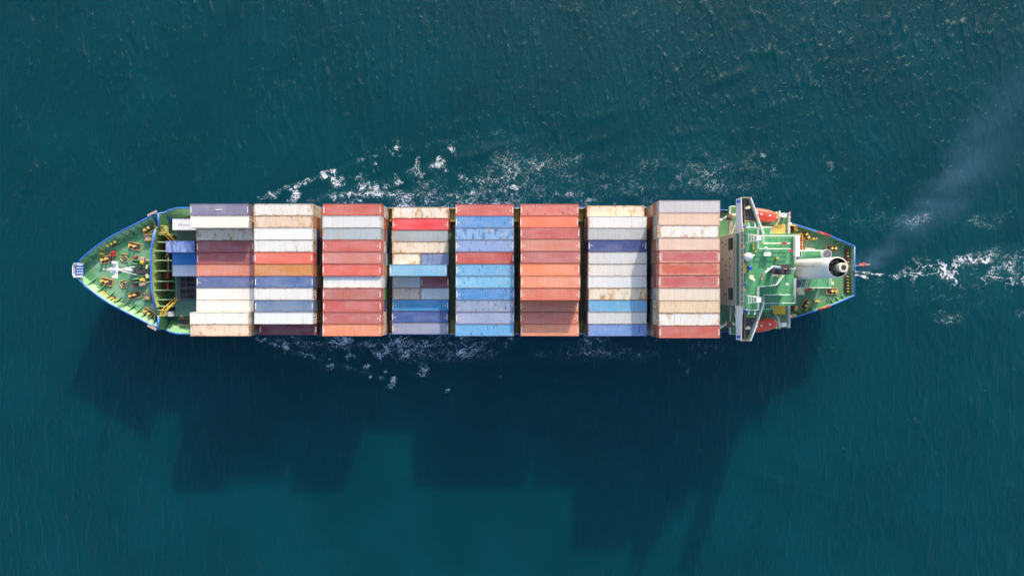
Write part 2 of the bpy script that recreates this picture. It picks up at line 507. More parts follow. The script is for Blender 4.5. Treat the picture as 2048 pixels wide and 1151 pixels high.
def build_sea():
    xs = axis(-132, 132, 0.36, 6000)
    ys = axis(-78, 78, 0.36, 6000)
    X, Y = np.meshgrid(xs, ys)
    H = sea_height(X, Y)
    co, f = grid_mesh('water', xs, ys, H)
    me = fast_mesh('water', co, f)
    D = foam_density(X, Y)
    D[(np.abs(X) > 140) | (np.abs(Y) > 90)] = 0
    at = me.attributes.new('aeration', 'FLOAT', 'POINT')
    at.data.foreach_set('value', np.clip(D, 0, 1).astype(np.float32).ravel())
    sm = lambda v: np.clip(v, 0, 1) ** 2 * (3 - 2 * np.clip(v, 0, 1))
    chop = .46 + .22 * sm((X - 5) / 75) + .22 * sm((-X - 55) / 60)
    for side in (1, -1):
        d = side * (Y - YC) - (11 + .30 * (X + 62))
        for j in range(7):
            dd = d + j * 5.0 - 8 + 3 * (fbm(X * .06, Y * .06, 91 + j, 2) - .5)
            patch = np.clip(vnoise(X * .055 + j * 5, Y * .09, 71 + j) * 2.6 - 1.0, 0, 1)
            chop += 1.0 * np.exp(-(dd / 1.2) ** 2) * patch * sm((X + 55) / 25) * (side * (Y - YC) > 13) * (1 if side > 0 else .5)
    at = me.attributes.new('chop', 'FLOAT', 'POINT')
    at.data.foreach_set('value', chop.astype(np.float32).ravel())
    ob = bpy.data.objects.new('water', me)
    COL.objects.link(ob)
    ob['kind'] = 'structure'
    t = NT('sea_water')
    co = t.coord()
    rot = t.node('ShaderNodeMapping')
    rot.inputs['Rotation'].default_value = (0, 0, R(2))
    t.put(rot.inputs[0], co)
    p = t.vmul(rot.outputs[0], (1.0, 0.42, 1))
    n1 = t.noise(p, 1.0, 6, 0.62, 0.4)
    n2 = t.noise(t.vmul(co, (1, 0.75, 1)), 3.0, 5, 0.68, 0.3)
    n3 = t.noise(co, 0.05, 3, 0.5)
    h = t.math('ADD', t.math('MULTIPLY', n1, 0.30), t.math('MULTIPLY', n2, 0.13))
    c = t.mix(t.ramp(n3, 0.35, 0.65), (0.0, 0.035, 0.047, 1), (0.0, 0.041, 0.055, 1))
    ae = t.attr('aeration')
    c = t.mix(t.math('MULTIPLY', ae, 0.45), c, (0.012, 0.12, 0.13, 1))
    b = t.principled(c, 0.5, 0.0, None, 0.0)
    b.inputs['IOR'].default_value = 1.33
    b.inputs['Subsurface Weight'].default_value = 1.0
    b.inputs['Subsurface Radius'].default_value = (0.3, 1.0, 1.0)
    b.inputs['Subsurface Scale'].default_value = 8.0
    b.subsurface_method = 'BURLEY'
    b.inputs['Coat Weight'].default_value = 0.44
    b.inputs['Coat IOR'].default_value = 1.33
    b.inputs['Coat Roughness'].default_value = 0.33
    # short soft wavelets whose crests run up and down the picture, over fine ripples
    ms = t.noise(t.vmul(rot.outputs[0], (1, .6, 1)), 0.055, 2, 0.5)
    gust = t.math('MULTIPLY', t.attr('chop'), t.math('ADD', 0.75, t.math('MULTIPLY', 0.6, t.ramp(ms, 0.34, 0.66))))
    q1 = t.noise(t.vmul(rot.outputs[0], (1.0, 0.26, 1)), 0.58, 2, 0.45, 0.35)
    r1 = t.ramp(q1, 0.50, 0.78)
    q2 = t.noise(t.vmul(t.vadd(rot.outputs[0], (31, 7, 0)), (1.0, 0.45, 1)), 1.25, 2, 0.5, 0.4)
    r2 = t.ramp(q2, 0.50, 0.80)
    cr = t.math('MULTIPLY', gust, t.math('ADD', t.math('MULTIPLY', r1, 0.46), t.math('MULTIPLY', r2, 0.20)))
    hs = t.math('ADD', cr, t.math('MULTIPLY', n2, 0.11))
    t.put(b.inputs['Coat Normal'], t.bump(hs, 1.0, 1.1))
    t.put(b.inputs['Normal'], t.bump(hs, 0.34, 1.0))
    me.materials.append(t.m)
    return ob


def build_foam():
    s = 0.125
    parts_v, parts_f, parts_a, base = [], [], [], 0
    xs = np.arange(-62, 132, s)
    ys = np.arange(-38, 42, s)
    X, Y = np.meshgrid(xs, ys)
    D = foam_density(X, Y)
    wx = X + 1.1 * (fbm(X * .8, Y * .8, 3, 3) - .5) * 2
    wy = Y + 1.1 * (fbm(X * .8, Y * .8, 23, 3) - .5) * 2
    r1 = 1 - np.abs(fbm(wx * 0.50, wy * 0.95, 101, 4, .6) - .5) * 2 / .17
    r2 = 1 - np.abs(fbm(wx * 1.1 + 5, wy * 1.9, 131, 3, .6) - .5) * 2 / .20
    ridge = np.maximum(np.clip(r1, 0, 1), 0.86 * np.clip(r2, 0, 1))
    r0 = np.clip(1 - np.abs(fbm(wx * 0.20 + 3, wy * 0.26, 171, 4, .6) - .5) * 2 / .10, 0, 1)
    PX = X * 1300 / CAMZ + 1024
    PY = 575.5 - Y * 1300 / CAMZ
    wk = np.clip((PX - 1760) / 60, 0, 1) * np.clip(1.5 - np.abs(PY - 545) / 50, 0, 1)
    ridge = np.maximum(ridge * (1 - .30 * wk), r0 * wk * 1.15)
    grain = fbm(X * 3.2, Y * 3.2, 161, 2)
    thr = 0.88 - 0.74 * D
    val = ridge + (grain - .5) * 0.14 - thr
    # rare far specks of foam
    inside = (D > 0.05)
    alpha = np.clip(val / 0.45, 0, 1) ** .8 * inside
    alpha *= np.clip(D * 1.9, 0, 1)
    hull = (np.abs(Y - YC) < 12.6) & (X > -75) & (X < 66)
    alpha[hull] = 0
    jj, ii = np.nonzero(alpha > 0.06)
    print('foam cells', len(jj))
    cx, cy, a = xs[ii], ys[jj], alpha[jj, ii]
    o = s * 0.5
    V = np.empty((len(cx), 4, 3))
    for k, (dx, dy) in enumerate(((-o, -o), (o, -o), (o, o), (-o, o))):
        V[:, k, 0] = cx + dx
        V[:, k, 1] = cy + dy
    V[:, :, 2] = (sea_height(cx, cy) + 0.035)[:, None]
    co = V.reshape(-1, 3)
    f = np.arange(len(co)).reshape(-1, 4)
    me = fast_mesh('wake_foam', co, f)
    at = me.attributes.new('thick', 'FLOAT', 'POINT')
    at.data.foreach_set('value', np.repeat(a, 4)[:len(me.vertices)].astype(np.float32))
    ob = bpy.data.objects.new('wake_foam', me)
    COL.objects.link(ob)
    ob['kind'] = 'stuff'
    ob['label'] = 'white lacy foam on the sea along both sides of the ship and in its wake'
    ob['category'] = 'sea foam'
    t = NT('sea_foam')
    d = t.node('ShaderNodeBsdfDiffuse')
    t.put(d.inputs[0], (0.72, 0.74, 0.76, 1))
    tr = t.node('ShaderNodeBsdfTransparent')
    mx = t.node('ShaderNodeMixShader')
    t.put(mx.inputs[0], t.math('MULTIPLY', t.attr('thick'), 0.9))
    t.t.links.new(tr.outputs[0], mx.inputs[1])
    t.t.links.new(d.outputs[0], mx.inputs[2])
    t.t.links.new(mx.outputs[0], t.out.inputs[0])
    me.materials.append(t.m)


build_sea()
build_foam()


# ------------------------------------------------------------------ mesh builder
class MB:
    def __init__(s):
        s.v, s.f, s.mi, s.sm = [], [], [], []

    def add(s, vs, fs, mi=0, smooth=False):
        b = len(s.v)
        s.v += [tuple(v) for v in vs]
        s.f += [tuple(b + i for i in f) for f in fs]
        s.mi += [mi] * len(fs)
        s.sm += [smooth] * len(fs)
        return s

    def box(s, c, d, rz=0.0, ry=0.0, mi=0):
        hx, hy, hz = d[0] / 2, d[1] / 2, d[2] / 2
        m = Matrix.Translation(c) @ Matrix.Rotation(rz, 4, 'Z') @ Matrix.Rotation(ry, 4, 'Y')
        vs = [m @ Vector((x, y, z)) for z in (-hz, hz) for x, y in ((-hx, -hy), (hx, -hy), (hx, hy), (-hx, hy))]
        s.add(vs, [(3, 2, 1, 0), (4, 5, 6, 7), (0, 1, 5, 4), (1, 2, 6, 5), (2, 3, 7, 6), (3, 0, 4, 7)], mi)
        return s

    def b6(s, x0, x1, y0, y1, z0, z1, mi=0):
        return s.box(((x0 + x1) / 2, (y0 + y1) / 2, (z0 + z1) / 2), (abs(x1 - x0), abs(y1 - y0), abs(z1 - z0)), mi=mi)

    def prism(s, poly, z0, z1, mi=0):
        a = sum(poly[i][0] * poly[(i + 1) % len(poly)][1] - poly[(i + 1) % len(poly)][0] * poly[i][1] for i in range(len(poly)))
        if a < 0:
            poly = poly[::-1]
        n = len(poly)
        vs = [(x, y, z0) for x, y in poly] + [(x, y, z1) for x, y in poly]
        fs = [tuple(range(n - 1, -1, -1)), tuple(range(n, 2 * n))]
        fs += [(i, (i + 1) % n, n + (i + 1) % n, n + i) for i in range(n)]
        return s.add(vs, fs, mi)

    def cyl(s, p0, p1, r0, r1=None, n=16, mi=0, caps=True):
        r1 = r0 if r1 is None else r1
        p0, p1 = Vector(p0), Vector(p1)
        d = (p1 - p0).normalized()
        u = d.orthogonal().normalized()
        v = d.cross(u)
        vs = []
        for p, r in ((p0, r0), (p1, r1)):
            for k in range(n):
                a = 2 * math.pi * k / n
                vs.append(p + (u * math.cos(a) + v * math.sin(a)) * r)
        s.add(vs, [(k, (k + 1) % n, n + (k + 1) % n, n + k) for k in range(n)], mi, n > 6)
        if caps:
            s.add(vs[:n], [tuple(range(n - 1, -1, -1))], mi)
            s.add(vs[n:], [tuple(range(n))], mi)
        return s

    def tube(s, pts, r, n=6, mi=0):
        pts = [Vector(p) for p in pts]
        rings = []
        for i, p in enumerate(pts):
            d = (pts[min(i + 1, len(pts) - 1)] - pts[max(i - 1, 0)]).normalized()
            u = d.cross(Vector((0, 0, 1)))
            u = u.normalized() if u.length > 1e-3 else Vector((1, 0, 0))
            v = u.cross(d)
            rings.append([p + (u * math.cos(2 * math.pi * (k + .5) / n) + v * math.sin(2 * math.pi * (k + .5) / n)) * r for k in range(n)])
        vs = [q for rg in rings for q in rg]
        fs = []
        for i in range(len(pts) - 1):
            for k in range(n):
                fs.append((i * n + k, i * n + (k + 1) % n, (i + 1) * n + (k + 1) % n, (i + 1) * n + k))
        fs.append(tuple(range(n - 1, -1, -1)))
        fs.append(tuple(range((len(pts) - 1) * n, len(pts) * n)))
        return s.add(vs, fs, mi, n > 6)

    def ball(s, c, r, n=16, sz=1.0, mi=0, zmin=-1.0):
        m = n // 2
        vs, fs = [], []
        for j in range(m + 1):
            th = math.pi * j / m
            zz = max(math.cos(th), zmin)
            for k in range(n):
                a = 2 * math.pi * k / n
                vs.append((c[0] + r * math.sin(th) * math.cos(a), c[1] + r * math.sin(th) * math.sin(a), c[2] + r * sz * zz))
        for j in range(m):
            for k in range(n):
                fs.append((j * n + k, (j + 1) * n + k, (j + 1) * n + (k + 1) % n, j * n + (k + 1) % n))
        return s.add(vs, fs, mi, True)

    def rail(s, pts, h=1.05, r=0.045, step=1.5, bars=(1.0, 0.62, 0.3), mi=0, close=False):
        pts = [Vector(p) for p in pts]
        if close:
            pts.append(pts[0])
        for b in bars:
            s.tube([p + Vector((0, 0, h * b)) for p in pts], r if b == 1.0 else r * 0.6, 6, mi)
        for a, b in zip(pts, pts[1:]):
            L = (b - a).length
            k = max(1, round(L / step))
            for i in range(k + 1):
                q = a.lerp(b, i / k)
                s.cyl(q, q + Vector((0, 0, h)), r * 0.8, n=6, mi=mi)
        return s

    def mesh(s, name, mats):
        me = bpy.data.meshes.new(name)
        me.from_pydata(s.v, [], s.f)
        me.polygons.foreach_set('material_index', s.mi)
        me.polygons.foreach_set('use_smooth', s.sm)
        for m in (mats if isinstance(mats, (list, tuple)) else [mats]):
            me.materials.append(M[m] if isinstance(m, str) else m)
        me.update()
        return me

    def build(s, name, mats, parent=None, loc=None):
        o = bpy.data.objects.new(name, s.mesh(name, mats))
        COL.objects.link(o)
        if parent is not None:
            o.parent = parent
        if loc is not None:
            o.location = loc
        return o


def thing(name, label, cat, loc, group=None, rz=0):
    o = bpy.data.objects.new(name, None)
    o.empty_display_size = 0.5
    COL.objects.link(o)
    o.location = loc
    o.rotation_euler = (0, 0, rz)
    o['label'] = label
    o['category'] = cat
    if group:
        o['group'] = group
    return o


def copy_tree(o, parent=None):
    c = o.copy()
    COL.objects.link(c)
    c.parent = parent
    for ch in list(o.children):
        copy_tree(ch, c)
    return c


def S(px, py, z):
    """photo pixel -> (x, y from the centreline) of the ship at height z"""
    k = (CAMZ - z) / 1300.0
    return (px - 1024) * k, (575.5 - py) * k - YC


def S3(px, py, z):
    a = S(px, py, z)
    return (a[0], a[1], z)


# ------------------------------------------------------------------ the ship
ship = thing('container_ship', 'long blue railed container ship with green decks sailing to the left, seen from above', 'ship', (0, YC, 0))

# x, half width and z of the rail; x and half width at the waterline; half width at deck; deck z
ST = [(-93.3, 1.5, 10.4, -88.2, 0.05), (-92.6, 2.4, 10.3, -87.2, 0.6), (-91.5, 3.5, 10.2, -86, 1.2), (-89, 5.5, 10.1, -84, 2.2), (-86.5, 7.15, 10.1, -82, 3.3),
      (-82.8, 9.1, 10.1, -79, 5.0), (-80, 10.5, 10.1, -76.5, 6.2), (-77.6, 11.75, 10.1, -74.5, 7.4), (-76.9, 12.2, 9.6, -74, 7.6), (-76.2, 12.75, 7.4, -73, 8.2), (-75.2, 13.35, 7.3, -72, 8.8),
      (-73.5, 13.8, 7.2, -70, 9.6), (-66, 13.9, 7.1, -64, 11.5), (-50, 13.9, 7.1, -50, 13.5), (38, 13.9, 7.1, 38, 13.7),
      (50, 13.1, 7.2, 49, 12.0), (56, 11.9, 7.4, 55, 9.8), (62.1, 10.05, 7.7, 60, 7.4), (66.8, 8.6, 7.7, 63, 5.6), (69.5, 7.7, 7.7, 65, 4.6), (74.9, 5.35, 7.8, 68, 2.8)]


def hw_at(x):
    for a, b in zip(ST, ST[1:]):
        if a[0] <= x <= b[0]:
            t = (x - a[0]) / (b[0] - a[0])
            return a[1] + t * (b[1] - a[1])
    return ST[-1][1]


def rz_at(x):
    for a, b in zip(ST, ST[1:]):
        if a[0] <= x <= b[0]:
            t = (x - a[0]) / (b[0] - a[0])
            return a[2] + t * (b[2] - a[2])
    return ST[-1][2]


def build_hull():
    mb = MB()
    n = len(ST)
    lv = [(-5.0, 1.0), (0.6, 1.0), (0.6, 1.0), (4.0, 0.45), (None, 0.0)]
    for side in (1, -1):
        rows = []
        for z, k in lv:
            row = []
            for x, hw, zr, xw, hww in ST:
                zz = zr if z is None else z
                kk = k * .2 if (z == 4.0 and x > 45) else (k * .6 if z == 4.0 and x < -85 else k)
                row.append((x + (xw - x) * kk, side * (hw + (hww - hw) * kk), zz))
            rows.append(row)
        for j in range(len(lv) - 1):
            if j == 1:
                continue
            vs = rows[j] + rows[j + 1]
            fs = [((i, i + 1, n + i + 1, n + i) if side < 0 else (i + 1, i, n + i, n + i + 1)) for i in range(n - 1)]
            mb.add(vs, fs, 1 if j == 0 else 0)
    # stem and transom
    for i, order in ((0, 1), (n - 1, -1)):
        pr = None
        for z, k in lv:
            x, hw, zr, xw, hww = ST[i]
            zz = zr if z is None else z
            if z == 4.0:
                k = k * .2 if x > 45 else k * .6
            q = ((x + (xw - x) * k, hw + (hww - hw) * k, zz), (x + (xw - x) * k, -(hw + (hww - hw) * k), zz))
            if pr and pr[0][2] != zz:
                mb.add([pr[0], pr[1], q[1], q[0]], [(0, 1, 2, 3)], 1 if z == 0.6 else 0)
            pr = q
    hull = mb.build('hull', ['blue', 'hull_low'], ship)
    return hull


hull = build_hull()


def outline(x0, x1, inset, z=None):
    """deck outline polygon between x0 and x1"""
    xs = [x0] + [s[0] for s in ST if x0 < s[0] < x1] + [x1]
    up = [(x, max(0.15, hw_at(x) - (inset(x) if callable(inset) else inset))) for x in xs]
    return up + [(x, -y) for x, y in up[::-1]]


fin = lambda x: 1.15 * min(1, max(0.35, (x + 96) / 5))
MB().prism(outline(-92.95, -77.5, fin), 8.3, 8.7).build('forecastle_deck', 'fore_green', ship)
MB().prism(outline(-77.5, 45.0, lambda x: 0.6 if x > -70 else 2.0), 4.9, 5.3).build('main_deck', 'main_green', ship)
MB().prism(outline(45.0, 74.66, 0.14), 6.1, 6.5).build('poop_deck', 'deck_green', ship)


def bulwark(x0, x1, inset, zd, side, mat, name='bulwark', th=0.06):
    xs = [x0] + [s[0] for s in ST if x0 < s[0] < x1] + [x1]
    mb = MB()
    a = [(x, side * (hw_at(x) - 0.02), rz_at(x)) for x in xs]
    b = [(x + 0.0, side * max(.1, (hw_at(x) - (inset(x) if callable(inset) else inset))), zd) for x in xs]
    a2 = [(x, side * (hw_at(x) - 0.14), z) for (x, y, z) in a]
    b2 = [(x, y - side * 0.10, z) for (x, y, z) in b]
    n = len(xs)
    vs = a2 + b2
    mb.add(vs, [((i, i + 1, n + i + 1, n + i) if side < 0 else (i + 1, i, n + i, n + i + 1)) for i in range(n - 1)])
    mb.add(a + a2, [((i, i + 1, n + i + 1, n + i) if side > 0 else (i + 1, i, n + i, n + i + 1)) for i in range(n - 1)])
    return mb.build(name, mat, ship)


for sd_ in (1, -1):
    bulwark(-93.25, -77.5, fin, 8.7, sd_, 'bulwark_green')
    bulwark(-77.4, -60, lambda x: 0.6 if x > -70 else 2.0, 5.3, sd_, 'bulwark_green')
    bulwark(60, 74.8, 0.12, 6.5, sd_, 'mid_green')
    # cap rail in blue, with a red stretch at the stern and short gaps at the fairleads
    pts = [(x, sd_ * hw, z + 0.03) for x, hw, z, _, _ in ST]
    MB().tube([p for p in pts if p[0] < -62] + [(-60, sd_ * 13.9, 7.13)], 0.17, 8).build('cap_rail', 'blue', ship)
    MB().tube([(-60, sd_ * 13.9, 7.13)] + [p for p in pts if -60 < p[0] < 56] + [(56, sd_ * hw_at(56), 7.43)], 0.1, 8).build('cap_rail', 'blue', ship)
    MB().tube([(61.2, sd_ * hw_at(61.2), 7.7)] + [p for p in pts if 61.2 < p[0]], 0.17, 8).build('cap_rail', 'blue', ship)
    MB().tube([(66.9, sd_ * (hw_at(66.9) - .02), 7.80), (68.2, sd_ * (hw_at(68.2) - .02), 7.80), (69.6, sd_ * (hw_at(69.6) - .02), 7.80)], 0.21, 8).build('fairlead_guard', 'red', ship)
    # fenders of bare wood colour at the break of the forecastle
    MB().box((-77.4, sd_ * 12.25, 10.2), (2.1, 0.42, 0.3), rz=-sd_ * R(-27)).build('fairlead_plate', 'pink_primer', ship)
MB().b6(-93.25, -93.0, -1.45, 1.45, 8.5, 10.35).build('bulwark', 'bulwark_green', ship)
MB().tube([(74.9, 5.35, 7.83), (74.9, -5.35, 7.83)], 0.17, 8).build('cap_rail', 'blue', ship)
MB().b6(74.68, 74.78, -5.3, 5.3, 6.5, 7.8).build('bulwark', 'light_green', ship)

# bulwark stays, each its own piece
stay = None


def tri_plate(p_out_top, p_out_bot, p_in_bot, th, mat, name='bulwark_stay', parent=ship):
    a, b, c = Vector(p_out_top), Vector(p_out_bot), Vector(p_in_bot)
    n = (b - a).cross(c - a).normalized() * th / 2
    mb = MB()
    mb.add([a + n, b + n, c + n, a - n, b - n, c - n], [(0, 1, 2), (5, 4, 3), (0, 3, 4, 1), (1, 4, 5, 2), (2, 5, 3, 0)])
    return mb.build(name, mat, parent)


for sd_ in (1, -1):
    for x in [-91.6, -89.6, -87.6, -85.9, -84.3, -82.9, -81.5, -80.1, -78.8]:
        hw, z = hw_at(x), rz_at(x)
        sl = 0.45
        tri_plate((x, sd_ * (hw - .2), z - .1), (x + .5, sd_ * (hw - fin(x)), 8.72), (x + 1.3, sd_ * (hw - fin(x) - 1.0), 8.72), 0.14, 'mid_green')
    for x in [-75.6, -74.3, -72.8, -71.3, -69.8, -68.3]:
        hw, z = hw_at(x), rz_at(x)
        tri_plate((x, sd_ * (hw - .2), z - .1), (x + .1, sd_ * (hw - .7), 5.32), (x + .5, sd_ * (hw - 2.0), 5.32), 0.12, 'light_green')
    for x in [63.2, 64.6, 66, 70.6, 71.8, 73.0]:
        hw = hw_at(x)
        tri_plate((x, sd_ * (hw - .2), 7.6), (x, sd_ * (hw - .35), 6.52), (x - .25, sd_ * (hw - 1.0), 6.52), 0.1, 'light_green')
    # a grating walk along the inside of the forecastle bulwark
    for k in range(6):
        x = -90.3 + k * 2.1
        hw = hw_at(x + .8) - fin(x) - 0.35
        ang = math.atan2(hw_at(x + 1.6) - hw_at(x), 1.6) * sd_
        MB().box((x + .8, sd_ * hw, 8.82), (1.5, 0.28, 0.2), rz=ang).build('pipe_cover', 'light_green', ship)


# breakwater at the aft edge of the forecastle
BW = [S(316.5, 426, 10.4), S(316.3, 452.5, 10.4)], [S(310.6, 458, 10.4), S(302.8, 494, 10.4), S(302, 540, 10.4), S(302, 557, 10.4), S(303.3, 583, 10.4), S(310.5, 615, 10.4)], [S(316.5, 632, 10.4), S(317, 659, 10.4)]
for seg_ in BW:
    mb = MB()
    for a, b in zip(seg_, seg_[1:]):
        n = (Vector(b) - Vector(a)).normalized()
        t_ = Vector((n.y, -n.x)) * 0.12
        poly = [(a[0] + t_.x, a[1] + t_.y), (b[0] + t_.x, b[1] + t_.y), (b[0] - t_.x, b[1] - t_.y), (a[0] - t_.x, a[1] - t_.y)]
        mb.prism(poly, 5.3, 10.3)
    wall = mb.build('breakwater', 'wall_green' if len(seg_) > 2 else 'dark_green', ship)
    MB().tube([(x, y, 10.38) for x, y in seg_], 0.22, 8).build('capping', 'blue', wall)
# fill between the middle and the outer breakwater pieces (landing level)
for a, b in ((S(310.6, 458, 8.7), S(316.3, 452.5, 8.7)), (S(310.5, 615, 8.7), S(316.5, 632, 8.7))):
    MB().prism([(a[0] - .3, a[1]), (b[0] + .3, a[1]), (b[0] + .3, b[1]), (a[0] - .3, b[1])], 5.3, 8.68).build('step_block', 'mid_green', ship)
# webs bracing the breakwater
for py in (468.5, 483.5, 501, 520, 541, 562, 580, 599, 612):
    y = S(302, py, 9.5)[1]
    x0 = -77.2 if 485 < py < 600 else -76.6
    mb = MB()
    mb.prism([(0, 0), (0, 0)], 0, 0) if False else None
    th = 0.12
    prof = [(x0, 9.6), (x0, 5.32), (x0 + 4.1, 5.32), (x0 + 3.7, 6.0), (x0 + 1.6, 8.6)]
    vs = [(px, y - th, pz) for px, pz in prof] + [(px, y + th, pz) for px, pz in prof]
    mb.add(vs, [(4, 3, 2, 1, 0), (5, 6, 7, 8, 9)] + [(i, (i + 1) % 5, 5 + (i + 1) % 5, 5 + i) for i in range(5)])
    mb.build('breakwater_web', 'light_green', ship)

# yellow stair landings and ladders down to the main deck
for sd_, (pa, pb) in ((1, ((318.5, 452), (335, 466))), (-1, ((318.0, 620), (333, 631)))):
    a, b = S(pa[0], pa[1], 9.0), S(pb[0], pb[1], 9.0)
    land = MB().b6(a[0], b[0], a[1], b[1], 8.5, 8.62).build('stair_landing', 'light_green', ship)
    MB().rail([(a[0], a[1], 8.62), (b[0], a[1], 8.62), (b[0], b[1], 8.62), (a[0], b[1], 8.62)], 1.0, 0.08).build('railing', 'yellow', land)
    MB().b6(a[0] + .05, a[0] + .5, a[1] + .1 * -sd_, b[1], 8.64, 8.75).build('tread_strip', 'yellow', land)
    lad = MB()
    x0, y0 = (a[0] + 1.0, b[1]) if sd_ > 0 else (a[0] + .8, a[1])
    for dx in (0, 0.75, 1.15):
        lad.tube([(x0 + dx, y0, 9.5), (x0 + dx + 1.6, y0 + (-sd_) * 3.0 * (1), 6.3)], 0.09, 6)
    for k in range(8):
        t_ = (k + .5) / 8
        lad.b6(x0 + 1.6 * t_, x0 + .75 + 1.6 * t_, y0 - sd_ * 3.0 * t_ - .1, y0 - sd_ * 3.0 * t_ + .1, 8.4 - 3.1 * t_, 8.46 - 3.1 * t_)
    lad.build('ladder', 'yellow', ship)


# ---- mooring gear on the forecastle and the poop
def bollard_pair(px, py, rz, z=8.7, L=2.55, Wd=1.25, border='orange_rail', n=2, off=0.0):
    x, y = S(px, py, z + .2)
    base = MB().box((0, 0, 0.10), (L, Wd, 0.2)).build('bollard_base', 'bollard_base', ship, (x, y, z))
    base.rotation_euler = (0, 0, rz)
    if border:
        mb = MB()
        for sx in (1, -1):
            mb.box((sx * (L / 2 + .06), 0, 0.10), (0.13, Wd + .26, 0.26))
            mb.box((0, sx * (Wd / 2 + .06), 0.10), (L - .02, 0.13, 0.26))
        mb.build('kerb', border, base)
    for k in range(n):
        bx = (k - (n - 1) / 2) * (L * 0.36) + off
        MB().cyl((bx, 0, .2), (bx, 0, 0.85), 0.2, n=14).cyl((bx, 0, 0.85), (bx, 0, 1.0), 0.27, n=14).build('bollard', 'yellow_pale', base)
    return base


for px, py, a, b in ((298, 457, 30, 'orange_rail'), (269.5, 492, -13, 'orange_rail'), (213.4, 518, 14, 'orange_rail'),
                     (213.4, 563, -14, 'orange_rail'), (269.5, 590, 14, 'orange_rail'), (298, 626, -33, 'orange_rail')):
    bollard_pair(px, py, R(a), border=b, off=-.25)
bollard_pair(226, 487.5, R(27), border=None, n=3, L=2.5, Wd=0.95)
bollard_pair(226, 596, R(-29), border=None, n=3, L=2.5, Wd=0.95)
for px, py, a in ((1664 - .5, 496.5, 0), (1664, 582, 0), (1612, 470, -60), (1611, 609, 60)):
    bollard_pair(px, py, R(a), z=6.5, L=2.2, Wd=1.15, off=.2)
# small fittings
for px, py, mt in ((204, 507, 'yellow'), (204.5, 497, 'yellow'), (172, 516, 'yellow'), (182, 506, 'yellow_pale'), (247, 467.5, 'yellow_pale'), (246, 610, 'yellow_pale'),
                   (280, 448.5, 'yellow_pale'), (174, 570, 'yellow'), (208, 586, 'yellow'), (231, 475, 'mid_green'), (188, 512, 'mid_green')):
    x, y = S(px, py, 8.8)
    MB().box((x, y, 8.95), (1.0, .55, .5), rz=R(rw.uniform(-40, 40))).cyl((x, y, 9.2), (x, y, 9.4), .2, n=10).build('deck_locker', mt, ship)
x, y = S(227.5, 509, 9.0)
MB().box((x, y, 9.2), (.7, .7, 1.0)).cyl((x + .1, y + .5, 8.7), (x + .1, y + .5, 9.9), .25, n=12).build('fire_box', 'red', ship)
for px, py in ((1626, 470 + 7, ), (1630, 602)):
    x, y = S(px, py, 6.8)
    MB().cyl((x, y, 6.5), (x, y, 7.3), .24, n=12).cyl((x + .6, y, 6.5), (x + .6, y, 7.3), .24, n=12).build('mushroom_vent', 'yellow_pale', ship)
# a row of yellow rollers on a dark plate along the transom
for y0, y1 in ((0.9, 4.9), (-4.9, -0.9)):
    pl = MB().b6(73.3, 74.3, y0, y1, 6.52, 6.7).build('roller_plate', 'bollard_base', ship)
    for k in range(6):
        yy = y0 + .35 + k * (y1 - y0 - .7) / 5
        MB().cyl((73.85, yy, 6.7), (73.85, yy, 7.25), .17, n=12).build('roller', 'red' if k in (2, 5) and y0 > 0 else 'yellow', pl)

# windlasses
for sd_, (px, py) in ((1, (262, 520)), (-1, (262, 565))):
    x, y = S(px, py, 9.2)
    wl = bpy.data.objects.new('windlass', None)
    COL.objects.link(wl)
    wl.parent = ship
    wl.location = (x, y, 8.7)
    wl.rotation_euler = (0, 0, -sd_ * R(14))
    MB().box((1.9, .45 * sd_, .35), (3.6, .16, .5)).box((1.9, -.75 * sd_, .35), (3.4, .16, .5)).box((3.4, 0, .3), (.2, 1.6, .6)).build('bed_frame', 'mid_green', wl)
    MB().cyl((1.4, -.9 * sd_, 1.0), (1.4, 1.3 * sd_, 1.0), .16, n=12).build('shaft', 'dark_steel', wl)
    MB().cyl((1.4, -.55 * sd_, 1.0), (1.4, -.25 * sd_, 1.0), .75, n=20).cyl((1.4, .25 * sd_, 1.0), (1.4, .4 * sd_, 1.0), .7, n=20).build('drum', 'mid_green', wl)
    MB().cyl((1.4, -.25 * sd_, 1.0), (1.4, .25 * sd_, 1.0), .38, n=16).build('rope_drum', 'dark_steel', wl)
    MB().cyl((0.7, .8 * sd_, .9), (1.2, .9 * sd_, .9), .33, n=14).build('brake_wheel', 'red', wl)
    MB().box((2.5, .95 * sd_, .7), (1.1, .6, .8)).build('gear_box', 'pink_primer', wl)
    MB().cyl((2.4, .1 * sd_, .9), (3.1, .1 * sd_, .9), .42, n=14).build('motor', 'yellow', wl)
    MB().tube([(1.2, 0, 1.3), (.3, .1, .8), (-1.0, .15, .45), (-1.6, .15, .2)], .13, 8).build('anchor_chain', 'rusty_pipe', wl)
    MB().cyl((-1.6, .15, 0), (-1.6, .15, .35), .42, n=18).cyl((-1.6, .15, .35), (-1.6, .15, .37), .3, n=18, mi=1).build('hawse_pipe', ['pink_primer', 'soot'], wl)
    MB().tube([(-2.5, .9, .1), (-2.7, .2, .1), (-2.4, -.6, .1), (-1.0, -.8, .1)], .09, 6).tube([(-2.5, .9, .1), (-1.3, .9, .1)], .09, 6).build('kerb', 'orange_rail', wl)
    MB().tube([(3.2, .9 * sd_, .9), (4.6, .9 * sd_, 1.1)], .14, 8).build('pipe', 'pink_primer', wl)
    MB().box((3.9, -.5 * sd_, .5), (.35, .9, .9)).build('control_stand', 'cream', wl)
for px, py, rz_ in ((287, 533, 0), (290, 552, 0)):
    x, y = S(px, py, 9.0)
    MB().box((x, y, 9.0), (1.5, .25, .5), rz=rz_).build('chain_stopper', 'dark_steel', ship)
x, y = S(287, 541.5, 9.0)
